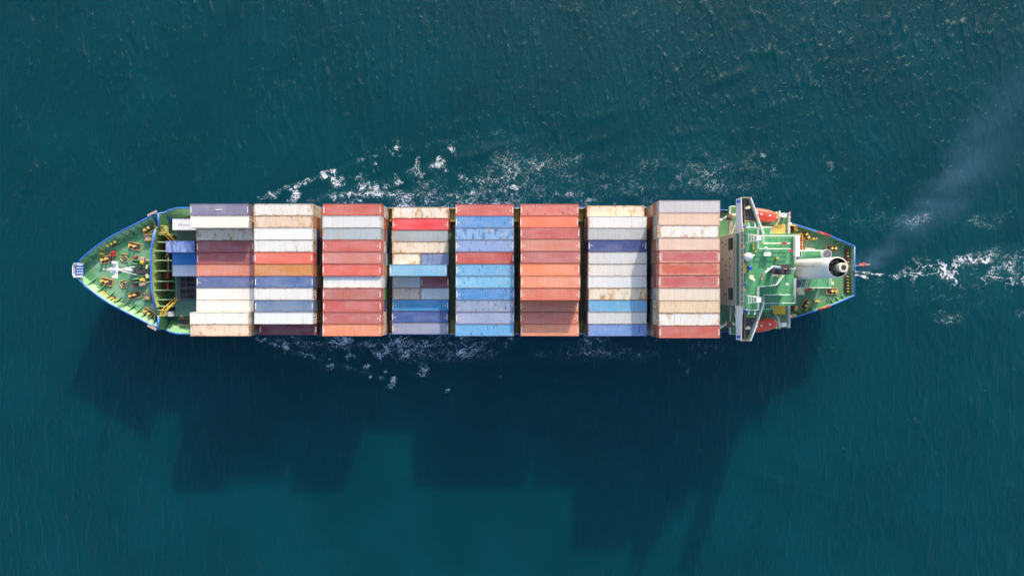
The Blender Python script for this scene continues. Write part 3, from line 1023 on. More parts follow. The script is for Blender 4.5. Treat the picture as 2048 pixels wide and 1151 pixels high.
MB().box((x, y, 9.05), (2.6, .9, .7)).cyl((x - 1.1, y - .55, 9.4), (x - 1.1, y + .55, 9.4), .35, n=14).build('store_hatch', 'dark_steel', ship)
for py in (453 + 22, 600 - 8):
    for k in (0,):
        x, y = S(301, py + 0, 9)
        MB().box((x - .5, y, 9.0), (1.1, 1.0, .5)).box((x - .5, y + .62, 9.1), (1.4, .12, .8), mi=1).box((x - .5, y - .62, 9.1), (1.4, .12, .8), mi=1).build('pipe_stand', ['pink_primer', 'orange_rail'], ship)

# foremast
fb = S(267, 541, 8.8)
mast = MB().cyl((fb[0], fb[1], 8.7), (fb[0], fb[1], 17.6), .42, .24, n=14).build('foremast', 'white', ship)
MB().box((fb[0], fb[1], 15.2), (.9, 3.4, .16)).box((fb[0] - .2, fb[1], 15.3), (1.5, 1.2, .12)).build('crosstree', 'white', mast)
for yy in (-1.5, 1.5):
    MB().box((fb[0], fb[1] + yy, 15.6), (.7, .55, .6)).cyl((fb[0], fb[1] + yy, 15.9), (fb[0], fb[1] + yy, 16.2), .2, n=10).build('floodlight', 'white', mast)
MB().box((fb[0] - .2, fb[1] + .45, 12.8), (.5, .5, .5)).box((fb[0] - .2, fb[1] - .55, 13.6), (.5, .45, .5)).build('mast_lamp', 'grey_cap', mast)
for sx, sy in ((1.3, 1.1), (1.3, -1.1)):
    MB().tube([(fb[0], fb[1], 14.6), (fb[0] + sx, fb[1] + sy, 8.7)], .09, 6).build('mast_leg', 'white', mast)
MB().cyl((fb[0], fb[1], 17.6), (fb[0], fb[1], 19.0), .05, n=8).ball((fb[0], fb[1], 19.05), .14, 10).build('mast_pole', 'white', mast)
# bow platform
px0 = MB()
px0.prism([(-93.3, -1.5), (-93.55, -.8), (-93.55, .8), (-93.3, 1.5), (-91.9, 1.5), (-91.9, -1.5)], 10.55, 10.67)
bp = px0.build('bow_platform', 'blue', ship)
MB().rail([(-91.9, 1.45, 10.67), (-93.25, 1.45, 10.67), (-93.5, .8, 10.67), (-93.5, -.8, 10.67), (-93.25, -1.45, 10.67), (-91.9, -1.45, 10.67)], 1.0, .085).build('railing', 'white', bp)
for k in range(5):
    MB().b6(-93.3, -92.0, -1.25 + k * .58, -1.05 + k * .58, 10.68, 10.75).build('grating_bar', 'white', bp)

# ---- hatch covers, coamings, lashing platforms
BAYS = [(-66.9, 3), (-53.55, 3), (-39.36, 3), (-25.95, 1), (-11.75, 3), (1.72, 3), (15.9, 3), (29.3, 5)]
HT = 6.84
LC = 12.19


def hatch(x0, x1, y0=-11.2, y1=11.2, mat='hatch_green'):
    h = MB().b6(x0, x1, y0, y1, 6.2, HT - .02).build('hatch_cover', mat, ship)
    MB().b6(x0 + .3, x1 - .3, y0 + .3, y1 - .3, 5.3, 6.19).build('coaming', 'main_green', h)
    return h


hatch(-74.2, -67.1, -10, 10)
for x0, _ in BAYS:
    hatch(x0 + .05, x0 + LC - .05)
    for sd_ in (1, -1):
        for xx in (x0 + .1, x0 + LC - 1.2):
            MB().b6(xx, xx + 1.1, sd_ * 11.4, sd_ * 13.6, 5.3, HT - .02).build('container_pedestal', 'olive', ship)
gaps = [(-54.6, -53.65), (-41.25, -39.5), (-27.05, -26.05), (-13.65, -11.85), (0.55, 1.6), (14.0, 15.8), (28.2, 29.2)]
for gi, (a, b) in enumerate(gaps):
    for sd_ in (1, -1):
        MB().b6(a, b, sd_ * 10.9, sd_ * 13.75, 6.0, 6.3).build('lashing_platform', 'olive', ship)
        MB().rail([(a + .1, sd_ * 13.7, 6.3), (b - .1, sd_ * 13.7, 6.3)], .9, .07).build('platform_rail', 'yellow', ship)
    mb = MB()
    for k in range(10):
        yy = -10 + k * 2.2 + rw.uniform(-.3, .3)
        mb.cyl(((a + b) / 2 + rw.uniform(-.2, .2), yy, 5.3), ((a + b) / 2, yy, 6.6 + rw.uniform(0, .8)), .1, n=6)
    mb.tube([((a + b) / 2 + .3, -10.8, 6.9), ((a + b) / 2 + .3, 10.8, 6.9)], .04, 6)
    mb.build('handrail', 'yellow', ship)
# walkway strips and small gear round the bow hatch
for y0, y1, x0, x1 in ((10.7, 11.5, -73.6, -68), (-11.5, -10.7, -73.6, -68)):
    MB().b6(x0, x1, y0, y1, 5.32, 5.5).build('walkway', 'brown_deck', ship)
MB().tube([(-73.8, -10.5, 6.2), (-67.5, -10.5, 6.2)], .07, 6).tube([(-73.8, -11.9, 6.2), (-67.5, -11.9, 6.2)], .07, 6).build('handrail', 'yellow', ship)
MB().ball((-69.2, -11.3, 6.4), .45, 12).cyl((-69.2, -11.3, 5.5), (-69.2, -11.3, 6.1), .2, n=10).build('deck_vent', 'yellow', ship)
MB().ball((-72.8, -9.9, 6.5), .4, 12).cyl((-72.8, -9.9, 5.5), (-72.8, -9.9, 6.2), .2, n=10).build('deck_vent', 'yellow', ship)
MB().b6(-74.8, -74.2, -9.8, -4.6, 5.32, 5.9).build('pipe_trench', 'black', ship)
MB().b6(-74.8, -74.2, 5.0, 8.6, 5.32, 5.9).build('pipe_trench', 'black', ship)
for py in (549, 571.5):
    x, y = S(333.5, py, 6.4)
    rk = MB().box((x, y, 6.0), (1.1, 1.7, 1.3)).build('gear_locker', 'red', ship)
    MB().box((x + .38, y, 6.68), (.12, 1.4, .1)).build('lid_strip', 'orange_rail', rk)
    MB().box((x - .12, y, 6.67), (.45, 1.1, .06)).build('lid_panel', 'dark_steel', rk)
x, y = S(327.5, 495, 6.2)
MB().cyl((x, y, 5.3), (x, y, 6.4), .35, n=14).build('fire_hydrant', 'red', ship)
x, y = S(329, 511, 6.0)
MB().cyl((x, y, 5.3), (x, y, 6.3), .5, .35, n=14).build('rope_reel', 'brown_deck', ship)
MB().tube([S3(336.5, 506, 7.2), S3(336.5, 541, 7.2)], .13, 8).tube([S3(329, 519, 7.0), S3(334, 508, 8)], .1, 6).build('pipe', 'pink_primer', ship)
x, y = S(337.3, 627.5, 8.4)
MB().box((x, y, 7.3), (.6, 1.1, 1.8)).build('cable_box', 'white', ship)

# ------------------------------------------------------------------ superstructure
house = bpy.data.objects.new('superstructure', None)
COL.objects.link(house)
house.parent = ship
P = house

# front wall with two recessed balconies
FX = 45.3
WL = 7.35
mb = MB()
ry = ((4.1, 6.6), (-6.25, -3.7))
z0, z1 = 13.7, 16.8
mb.b6(FX, FX + 1.3, -WL, WL, 6.5, z0)
mb.b6(FX, FX + 1.3, -WL, WL, z1, 17.3)
for a, b in ((-WL, ry[1][0]), (ry[1][1], ry[0][0]), (ry[0][1], WL)):
    mb.b6(FX, FX + 1.3, a, b, z0, z1)
fw = mb.build('front_wall', 'white_rusty', P)
for a, b in ry:
    MB().b6(FX + .02, FX + 1.28, a + .02, b - .02, z0 + .004, z0 + .03).build('balcony_floor', 'deck_green', P)
    MB().tube([(FX + .02, a, z0 + .6), (FX + .02, b, z0 + .6)], .05, 6).tube([(FX + .02, a, z0 + 1.0), (FX + .02, b, z0 + 1.0)], .05, 6).build('balcony_rail', 'grey_cap', P)
for px, py in ((1444.5, 484.5), (1452.3, 489), (1444.5, 517.5), (1460.5, 516.5), (1452.5, 531), (1460.5, 532), (1452.5, 540), (1460.5, 555.5), (1444.5, 558), (1452.5, 588), (1449.5, 588)):
    k = (px - 1024) / FX
    zz = CAMZ - 1300 / k
    yy = (575.5 - py) / k - YC
    f = MB().b6(FX - .04, FX + .02, yy - .28, yy + .28, zz - .35, zz + .35).build('window', 'white', P)
    MB().b6(FX - .06, FX - .035, yy - .2, yy + .2, zz - .27, zz + .27).build('pane', 'glass', f) if False else MB().b6(FX - .065, FX - .045, yy - .2, yy + .2, zz - .27, zz + .27).build('window_glass', 'glass', f)
# house body
MB().b6(FX + 1.3, 53.7, -WL, WL, 6.5, 17.28).build('house_block', 'white', P)
MB().b6(53.72, 57.3, -6.7, 6.7, 6.5, 17.2).build('house_block', 'white', P)

# boat deck (z 12)
BD = 12.0
poly = [(46.0, 13.55), (48.2, 13.55), (48.2, 12.3), (58.6, 12.2), (58.6, -12.2), (48.2, -12.3), (48.2, -13.55), (46.0, -13.55)]
bd = MB().prism([(x, y) for x, y in [(46.0, 13.55), (49.5, 13.3), (49.6, 12.3), (58.6, 12.2), (58.6, 7.4), (46.0, 7.4)]], BD - .25, BD).prism(
    [(46.0, -13.55), (49.5, -13.3), (49.6, -12.3), (58.6, -12.2), (58.6, -7.4), (46.0, -7.4)], BD - .25, BD).b6(57.32, 58.6, -7.38, 7.38, BD - .25, BD).build('boat_deck', 'deck_green', P)
for sd_ in (1, -1):
    MB().rail([(46.05, sd_ * 7.6, BD), (46.05, sd_ * 13.5, BD), (48.6, sd_ * 13.4, BD)], 1.05, .07).build('railing', 'white', P)
    MB().rail([(58.5, sd_ * 7.0, BD), (58.5, sd_ * 12.1, BD)], 1.05, .09).build('railing', 'white', P)
    # bulkheads under the boat deck
    for xx in (49.0, 53.5, 58.0):
        MB().b6(xx, xx + .3, sd_ * 7.4, sd_ * 11.8, 6.5, BD - .26).build('deck_bulkhead', 'white', P)
    # yellow gratings
    a = S(1544.5, 448, BD + .1) if sd_ > 0 else S(1544.5, 608, BD + .1)
    g = bpy.data.objects.new('yellow_grating', None)
    COL.objects.link(g)
    g.parent = P
    mbg = []
    x1, y1 = (S(1571, 468, BD + .1) if sd_ > 0 else S(1570.5, 628, BD + .1))
    nx, ny = 5, 3
    mb = MB()
    for i in range(nx):
        for j in range(ny):
            if sd_ > 0 and i == 0 and j == 0:
                continue
            xa = a[0] + (x1 - a[0]) * i / nx
            xb = a[0] + (x1 - a[0]) * (i + 1) / nx
            ya = a[1] + (y1 - a[1]) * j / ny
            yb = a[1] + (y1 - a[1]) * (j + 1) / ny
            mb.b6(xa + .025, xb - .025, ya - .025, yb + .025, BD + .12, BD + .3)
    mb.build('grating_tiles', 'yellow_pale' if sd_ > 0 else 'yellow_shade_offset', g)  # lower grating lies in shade, so its colour is brightened
    MB().b6(a[0], x1, a[1], y1, BD + .005, BD + .11).build('grating_frame', 'brown_deck', g)
    # inner railings round a small box deck
    pr = [S3(1520, 455 if sd_ > 0 else 617, 14.6), S3(1540, 455 if sd_ > 0 else 617, 14.6), S3(1540, 468 if sd_ > 0 else 604, 14.6)]
    MB().b6(46.7, pr[1][0] + .05, sd_ * 7.38, sd_ * 8.8, 14.4, 14.6).build('side_deck', 'upper_green', P)
    MB().rail([(p[0], p[1], 14.6) for p in pr], 1.0, .07).build('railing', 'white', P)
    # davits: two arms and a winch box by each lifeboat
    for xx in (50.6, 55.4):
        dv = MB().box((xx, sd_ * 12.0, 12.9), (.35, .5, 2.0)).tube([(xx, sd_ * 9.2, 12.1), (xx, sd_ * 10.0, 14.9), (xx, sd_ * 12.2, 15.4)], .17, 8).build('lifeboat_davit', 'cream', P)
    MB().b6(49.8, 54.3, sd_ * 9.35, sd_ * 9.5, 12.2, 12.5).b6(49.8, 52.6, sd_ * 10.0, sd_ * 10.15, 12.2, 12.5).build('davit_track', 'pink_primer', P)
    q = S(1567, 430 if sd_ > 0 else 649, 13.2)
    MB().box((q[0], q[1], 12.7), (1.25, .8, 1.2), rz=-sd_ * R(6)).build('life_raft_canister', 'white', P)
    for yy in ((12.0, 11.0) if sd_ > 0 else (-8.8, -9.9, -10.9)):
        MB().cyl((58.6, yy, 12.8), (58.7, yy, 12.8), .38, n=18).build('lifebuoy', 'red', P)
    # cream derrick on the fore corner of the boat deck
    q0 = S3(1461, 466 if sd_ > 0 else 612, 12.2)
    q1 = S3(1459.5, 431 if sd_ > 0 else 645, 14.0)
    q2 = S3(1475, 429.5 if sd_ > 0 else 649, 14.2)
    cr = MB().cyl((q1[0], q1[1], BD), (q1[0], q1[1], 14.2), .32, n=12).build('derrick_post', 'cream', P)
    MB().tube([(q0[0], q0[1], 13.0), (q1[0], q1[1], 14.0)], .28 if sd_ > 0 else .15, 8).build('derrick_boom', 'cream', cr)
    MB().tube([q1, q2], .3, 8).build('derrick_head', 'cream', cr)
    MB().box((q1[0] - .15, q1[1] - .1, 14.2), (.8, .7, .6)).cyl((q1[0] - .6, q1[1] - .7, 14), (q1[0] + .6, q1[1] - .7, 14), .3, n=12).build('derrick_winch', 'brown_deck', cr)
    MB().tube([(q1[0], q1[1], 13.8), (q1[0] - 1.5, q1[1] - .8, 13.3)], .22, 8).ball((q1[0] - 1.7, q1[1] - .9, 13.3), .36, 10).build('searchlight', 'white', P)

# deck D: walkway before the wheelhouse, and the deck behind it (z 17.3)
DD = 17.3
MB().b6(FX, 57.5, -7.35, 7.35, DD + .004, DD + .12).build('upper_deck', 'upper_green', P)
DD += .12
MB().rail([(FX + .06, -7.6, DD), (FX + .06, 7.6, DD)], 1.0, .05).build('railing', 'white', P)
for sd_ in (1, -1):
    MB().rail([(49.6, sd_ * 6.8, DD), (57.4, sd_ * 6.8, DD), (57.4, sd_ * 1.8, DD)], 1.0, .075).build('railing', 'white', P)
MB().b6(57.3, 58.3, 2.6, 7.0, 17.2, 18.3).build('ladder_casing', 'white', P)
MB().cyl((58.4, 6.0, 18.0), (58.4, 6.0, 18.12), .36, n=16).cyl((58.4, 4.6, 18.0), (58.4, 4.6, 18.12), .36, n=16).build('lifebuoy', 'red', P)

# bridge deck (z 20) and its wings
BZ = 20.0
MB().b6(47.95, 55.2, -4.9, 5.1, DD + .01, BZ).build('bridge_house', 'white', P)
MB().prism([(47.95, -7.3), (49.85, -7.3), (49.85, -5.0), (55.3, -5.0), (55.3, 5.2), (49.85, 5.2), (49.85, 7.3), (47.95, 7.3)], BZ + .003, BZ + .08).build('bridge_deck', 'upper_green', P)
for sd_ in (1, -1):
    MB().rail([(50.0, sd_ * 7.0, BZ), (50.0, sd_ * 5.1, BZ), (55.2, sd_ * 5.1, BZ)], 1.0, .075).build('railing', 'white', P)
    # wing
    fr = [(46.1, 7.6), (45.45, 9.2), (45.35, 14.1)]
    wing = [(46.1, 7.4), (45.45, 9.2), (45.3, 14.05), (47.3, 14.1), (49.9, 7.2)]
    MB().prism([(x, sd_ * y) for x, y in wing], BZ - .3, BZ).build('bridge_wing', 'upper_green', P)
    dk = [(45.6, 7.7), (45.55, 13.8), (47.1, 13.85), (48.9, 9.6), (46.55, 9.6), (46.55, 7.7)]
    MB().prism([(x, sd_ * y) for x, y in dk], BZ + .004, BZ + .03).build('wing_mat', 'wing_mat', P)
    MB().tube([(46.55, sd_ * 7.7, BZ + .06), (46.55, sd_ * 13.8, BZ + .06)], .055, 6).tube([(46.55, sd_ * 9.6, BZ + .06), (49.0, sd_ * 9.6, BZ + .06)], .055, 6).build('deck_line', 'yellow', P)
    # front bulwark (broad, sloping) and aft bulwark
    mb = MB()
    top = [(45.95, 7.3, 21.2), (45.5, 9.3, 21.2), (45.35, 14.1, 21.2)]
    bot = [(45.2, 7.3, 18.4), (44.95, 9.3, 19.3), (44.95, 14.1, 19.6)]
    vs = [(x, sd_ * y, z) for x, y, z in top] + [(x, sd_ * y, z) for x, y, z in bot] + [(x + .16, sd_ * y, z) for x, y, z in top] + [(x + .45, sd_ * y, z) for x, y, z in bot]
    fs = [(0, 1, 4, 3), (1, 2, 5, 4), (6, 9, 10, 7), (7, 10, 11, 8), (0, 6, 7, 1), (1, 7, 8, 2), (0, 3, 9, 6), (2, 8, 11, 5), (3, 4, 10, 9), (4, 5, 11, 10)]
    mb.add(vs, fs)
    mb.build('wing_bulwark', 'white', P)
    mb = MB()
    mb.prism([(47.35, sd_ * 14.15), (47.55, sd_ * 14.15), (50.12, sd_ * 7.1), (49.9, sd_ * 7.1)], 19.8, 21.0)
    mb.build('wing_bulwark', 'white', P)
    MB().prism([(45.4, sd_ * 14.1), (47.5, sd_ * 14.1), (47.5, sd_ * 14.25), (45.4, sd_ * 14.25)], 19.8, 21.1).build('wing_bulwark', 'pink_primer', P)
    q = S(1495, 415 if sd_ > 0 else 655, BZ + .6)
    MB().cyl((q[0] + .1, q[1], BZ), (q[0] + .1, q[1], BZ + 1.1), .3, n=12).box((q[0] - .15, q[1] - .05, BZ + .9), (.8, .35, .3), rz=R(20)).build('wing_console', 'cream', P)
    MB().box((44.95, sd_ * 13.4, 20.9), (.5, .45, .5)).build('side_light', 'cobalt', P)
    MB().box((45.7, sd_ * 8.2, 22.6), (.7, .45, .4)).build('wing_lamp', 'cobalt', P)
    # side support under the wing
    mb = MB()
    mb.tube([(46.3, sd_ * 7.4, 12.6), (46.3, sd_ * 13.2, 19.6)], .14, 8)
    mb.build('wing_strut', 'white', P)
MB().ball((48.95, 11.2, 21.2), .14, 8).build('wing_lamp', 'cobalt', P)

# wheelhouse, its front leaning forward; compass deck on top (z 22.7)
CZ = 22.7
mb = MB()
yb, yt = 7.6, 8.05
vs = [(46.2, -yb, DD), (46.2, yb, DD), (47.9, yb, DD), (47.9, -yb, DD), (45.35, -yt, CZ - .02), (45.35, yt, CZ - .02), (47.9, yt, CZ - .02), (47.9, -yt, CZ - .02)]
mb.add(vs, [(3, 2, 1, 0), (4, 7, 6, 5), (0, 1, 5, 4), (1, 2, 6, 5), (2, 3, 7, 6), (3, 0, 4, 7)])
wh = mb.build('wheelhouse', 'white', P)
mb = MB()
for k in range(13):
    y0 = -7.4 + k * 1.15
    t0, t1 = 0.60, 0.84
    xa, xb = 46.2 - .85 * t0 - .03, 46.2 - .85 * t1 - .03
    za, zb = DD + (CZ - DD) * t0, DD + (CZ - DD) * t1
    MB().add([(xa, y0, za), (xa, y0 + .95, za), (xb, y0 + .95, zb), (xb, y0, zb)], [(3, 2, 1, 0)]).build('wheelhouse_window', 'glass', wh)
cdk = [(45.5, 8.1), (47.9, 8.1), (47.9, 3.9), (55.0, 3.9), (55.0, -1.2), (51.9, -1.2), (51.4, -3.2), (49.8, -3.5), (47.9, -3.5), (47.9, -8.1), (45.5, -8.1)]
cdk = [(45.35, 8.1), (48.0, 8.1), (48.0, 3.95), (54.2, 3.95), (54.2, -1.0), (52.9, -1.3), (51.6, -3.2), (49.9, -3.5), (48.0, -3.55), (48.0, -8.1), (45.35, -8.1)]
MB().prism([(47.95, 3.7), (54.1, 3.7), (54.1, -1.0), (52.8, -1.2), (51.5, -3.1), (47.95, -3.4)], BZ + .09, CZ - .02).build('chart_room', 'white', P)
MB().prism(cdk, CZ, CZ + .1).build('compass_deck', 'upper_green', P)
CZ += .1
MB().rail([(45.5, 8.0, CZ), (47.9, 8.0, CZ), (47.9, 3.85, CZ), (54.1, 3.85, CZ)], 1.0, .075).build('railing', 'white', P)
MB().rail([(45.5, -8.0, CZ), (47.9, -8.0, CZ), (47.9, -3.5, CZ), (49.9, -3.4, CZ), (51.5, -3.1, CZ), (52.8, -1.3, CZ)], 1.0, .075).build('railing', 'white', P)
MB().rail([(45.5, -8.0, CZ), (45.5, 8.0, CZ)], .8, .05, bars=(1.0, .5)).build('railing', 'grey_cap', P)
for sd_ in (1, -1):
    for xx in (46.0, 47.2):
        MB().tube([(xx, sd_ * 8.05, CZ + .9), (xx + .1, sd_ * 8.6, CZ + .8), (xx - .1, sd_ * 8.9, CZ + .9)], .1, 6).build('deck_lamp', 'white', P)
# lattice signal towers at both ends of the compass deck
for sd_, yc in ((1, 5.9), (-1, -6.0)):
    mb = MB()
    c4 = [(45.75, yc - .9), (47.3, yc - .75), (47.3, yc + .75), (45.75, yc + .9)]
    tp = [(47.15, yc - .35), (47.55, yc - .35), (47.55, yc + .35), (47.15, yc + .35)]
    for a, b in zip(c4, tp):
        mb.tube([(a[0], a[1], CZ), (b[0], b[1], CZ + 2.3)], .07, 6)
    for i in range(4):
        a, b = c4[i], tp[(i + 1) % 4]
        mb.tube([(a[0], a[1], CZ), (b[0], b[1], CZ + 2.3)], .05, 6)
        a, b = tp[i], c4[(i + 1) % 4]
        mb.tube([(a[0], a[1], CZ + 2.3), (b[0], b[1], CZ)], .05, 6)
    for k in range(4):
        t_ = k / 3
        mb.tube([(c4[0][0] + t_ * .8, c4[0][1] + .4 * t_, CZ + .1 + t_ * 2), (c4[3][0] + t_ * .8, c4[3][1] - .4 * t_, CZ + .1 + t_ * 2)], .06, 6)
    tw = mb.build('signal_tower', 'white', P)
    MB().box((47.4, yc, CZ + 2.35), (.9, 1.0, .18)).build('tower_platform', 'white', tw)
# domes and small aerials
q = S(1496.2, 513.5, 24.0)
dm = MB().cyl((q[0], q[1], CZ), (q[0], q[1], 23.6), .3, n=12).ball((q[0], q[1], 24.2), .82, 20).build('satellite_dome', 'white', P)
for px, py, r in ((1507.5, 510.3, .24), (1507.7, 560.3, .26), (1532, 496.5, .3), (1574, 569, .28)):
    q = S(px, py, 23.8)
    MB().cyl((q[0], q[1], CZ), (q[0], q[1], 23.6), .07, n=8).ball((q[0], q[1], 23.8), r, 12).build('small_dome', 'white', P)
q = S(1503, 554, 23.6)
MB().cyl((q[0], q[1], CZ), (q[0], q[1], 23.6), .12, n=8).cyl((q[0], q[1], 23.6), (q[0], q[1], 23.7), .46, n=16).build('flat_antenna', 'cream', P)
q = S(1500, 535, 23.6)
MB().cyl((q[0], q[1], CZ), (q[0], q[1], 23.4), .3, n=12).ball((q[0], q[1], 23.6), .42, 14).build('magnetic_compass', 'cobalt', P)
q = S(1490, 568, 23.4)
MB().cyl((q[0], q[1], CZ), (q[0], q[1], 23.2), .2, n=10).ball((q[0], q[1], 23.3), .25, 12).build('deck_lamp', 'cobalt', P)
q = S(1490, 536.5, 23.2)
MB().box((q[0], q[1], 23.05), (.6, 1.9, .5)).build('flag_locker', 'yellow_pale', P)
for px, py in ((1487, 493), (1489, 509), (1489, 579), (1485.5, 459), (1506, 489), (1506, 495.5), (1511.5, 503), (1506, 472)):
    q = S(px, py, 23.0)
    MB().box((q[0], q[1], 23.0), (.28, .5, .4)).build('cable_box', 'yellow_pale', P)
q = S(1534.5, 507.8, 23.6)
MB().box((q[0], q[1], 23.5), (1.35, .75, .5)).cyl((q[0], q[1], CZ), (q[0], q[1], 23.3), .12, n=8).build('aerial_box', 'white', P)
for px, py in ((1524, 555), (1526, 550)):
    q = S(px, py, 23.3)
    MB().box((q[0], q[1], 23.1), (.22, .8, .6), rz=R(-15)).build('pipe_stand', 'pink_primer', P)
q = S(1547.5, 548.7, 24)
MB().cyl((q[0], q[1], CZ), (q[0], q[1], 23.9), .1, n=8).cyl((q[0], q[1], 23.9), (q[0], q[1], 24.0), .36, n=16).build('flat_antenna', 'white', P)
for px, py in ((1555, 551), (1555, 515.5)):
    q = S(px, py, 23.6)
    MB().box((q[0], q[1], 23.3), (.45, .35, .9)).build('horn', 'yellow_pale', P)
for px, py in ((1569, 486.5), (1573, 501.5), (1581, 501.2), (1563.5, 553.6)):
    q = S(px, py, 22.2)
    MB().box((q[0], q[1], 22.0), (.75 if py < 503 else .4, .4, .8)).build('fire_box', 'red', P)
for a_, b_ in (((1565, 505), (1565, 560)), ((1571.5, 498), (1571.5, 562)), ((1575, 500), (1575, 520)), ((1560, 555), (1553, 575))):
    MB().tube([S3(a_[0], a_[1], 21.9), S3(b_[0], b_[1], 21.9)], .07, 6).build('stay_wire', 'grey_cap' if a_[0] > 1572 else 'dark_steel', P)

# radar mast
mx, my = S(1541, 540, CZ)
rm_ = MB().cyl((mx, my, CZ), (mx, my, 31.2), .5, .3, n=14).build('radar_mast', 'dark_steel', P)
MB().tube([(mx + 1.5, my + 1.2, CZ), (mx, my, 28)], .12, 8).build('mast_leg', 'dark_steel', rm_)
MB().tube([(mx + 1.5, my - 1.2, CZ), (mx, my, 28)], .12, 8).build('mast_leg', 'dark_steel', rm_)
MB().b6(mx - .9, mx + 1.0, my - .9, my + .9, 26.0, 26.1).build('mast_platform', 'dark_steel', rm_)
MB().b6(mx - .6, mx + 1.4, my - 1.0, my + .8, 28.6, 28.7).build('mast_platform', 'dark_steel', rm_)
MB().b6(mx - .9, mx + .9, my - .9, my + .9, 30.0, 30.1).build('crosstree', 'dark_steel', rm_)
a, b = S3(1530, 545, 26.9), S3(1547.5, 531, 26.9)
c_ = Vector(a).lerp(Vector(b), .5)
sc1 = MB().cyl((c_[0], c_[1], 26.1), (c_[0], c_[1], 26.75), .22, n=12).build('radar_scanner', 'white', rm_)
MB().box((c_[0], c_[1], 26.9), ((Vector(b) - Vector(a)).length, .26, .28), rz=math.atan2(b[1] - a[1], b[0] - a[0])).build('scanner_bar', 'white', sc1)
a, b = S3(1546, 533, 29.3), S3(1589, 539.5, 29.3)
c_ = Vector(a).lerp(Vector(b), .5)
sc2 = MB().cyl((c_[0], c_[1], 28.7), (c_[0], c_[1], 29.1), .25, n=12).build('radar_scanner', 'white', rm_)
an = math.atan2(b[1] - a[1], b[0] - a[0])
MB().box((c_[0], c_[1] + .12, 29.3), (3.9, .22, .3), rz=an).build('scanner_bar', 'white', sc2)
MB().box((c_[0], c_[1] - .12, 29.26), (3.8, .24, .3), rz=an).build('scanner_bar', 'blue_radar', sc2)
MB().tube([(mx, my, 31.2), (mx, my, 33.8)], .07, 8).tube([(mx - .8, my, 31.0), (mx + .8, my, 31.0)], .05, 6).ball((mx, my, 33.8), .16, 8).build('mast_pole', 'cream', rm_)

# ---- funnel: a plain white casing with a dark open top
fx, fy = 61.45, 0.15
R0, R1 = 2.12, 1.92
mb = MB()


def srect(cx, cy, r, z, n=40, e=2.6):
    out = []
    for k in range(n):
        a = 2 * math.pi * k / n
        c, s_ = math.cos(a), math.sin(a)
        out.append((cx + r * math.copysign(abs(c) ** (2 / e), c), cy + r * math.copysign(abs(s_) ** (2 / e), s_), z))
    return out


n = 40
rings = [srect(fx + .15, fy, R0, 12.5, n, 3.2), srect(fx, fy, R0 - .06, 18, n, 2.8), srect(fx, fy, R0 - .12, 24, n, 2.3), srect(fx, fy, R1, 27.4, n, 2.05), srect(fx, fy, R1 - .14, 27.4, n, 2.05), srect(fx, fy, R1 - .14, 21.0, n, 2.05)]
vs = [v for r_ in rings for v in r_]
fs, mi = [], []
for j in range(len(rings) - 1):
    for k in range(n):
        fs.append((j * n + k, j * n + (k + 1) % n, (j + 1) * n + (k + 1) % n, (j + 1) * n + k))
mb.add(vs, fs[:4 * n], 0, True)
mb.add(vs, fs[4 * n:], 1, True)
fun = mb.build('funnel', ['funnel_white', 'soot'], ship)
MB().cyl((fx, fy, 20.9), (fx, fy, 21.05), R1 - .15, n=32).build('funnel_top_plate', 'soot', fun)
MB().cyl((fx + .55, fy - .05, 21.0), (fx + .80, fy - .05, 28.0), .98, .9, n=24).cyl((fx + .80, fy - .05, 28.0), (fx + .80, fy - .05, 28.02), .5, n=20, mi=1).build('exhaust_pipe', ['exhaust', 'soot'], fun)
for dx, dy, r_ in ((-.7, 1.05, .27), (.3, 1.25, .27), (-.9, -1.0, .3), (-1.1, .1, .16), (-1.2, .4, .12), (.4, -1.2, .3)):
    MB().cyl((fx + dx, fy + dy, 21.0), (fx + dx + .2, fy + dy, 26.3), r_, n=14).cyl((fx + dx + .2, fy + dy, 26.3), (fx + dx + .2, fy + dy, 26.32), r_ * .7, n=12, mi=1).build('exhaust_pipe', ['exhaust', 'soot'], fun)
MB().tube([(59.0, .55, 20.6), (56.4, .55, 21.2)], .05, 6).tube([(59.4, .5, 22.4), (58.0, .5, 20.0)], .06, 6).build('aerial', 'dark_steel', ship)
# engine casing deck round the funnel (z 12.5)
CD = 12.5
MB().b6(58.7, 67.6, -3.75, 4.15, 6.5, CD - .01).build('engine_casing', 'white', ship)
MB().b6(58.7, 67.6, -3.75, 4.15, CD, CD + .06).build('casing_deck', 'upper_green', ship)
MB().tube([(59.5, 4.1, CD + .6), (65.4, 4.1, CD + .6)], .13, 8).build('casing_rail', 'white', ship)
MB().rail([(59.4, -3.7, CD), (67.0, -3.7, CD), (67.0, -1.8, CD)], 1.0, .07).build('casing_rail', 'white', ship)


def vent(px, py, zb, zt, r, cap='grey_cap'):
    x, y = S(px, py, zt)
    o = MB().cyl((x, y, zb), (x, y, zt - .45), r * .8, n=20).cyl((x, y, zt - .45), (x, y, zt - .02), r, n=24).build('mushroom_vent', 'white_rusty', ship)
    MB().cyl((x, y, zt - .02), (x, y, zt + .05), r * .9, n=24).build('vent_cap', cap, o)


vent(1594.5, 508, 12.5, 16.2, .98, 'navy_cap')
vent(1654.5, 507.5, 9.0, 14.2, .98, 'grey_cap')
vent(1595, 567, 12.5, 15.6, .95, 'navy_cap')
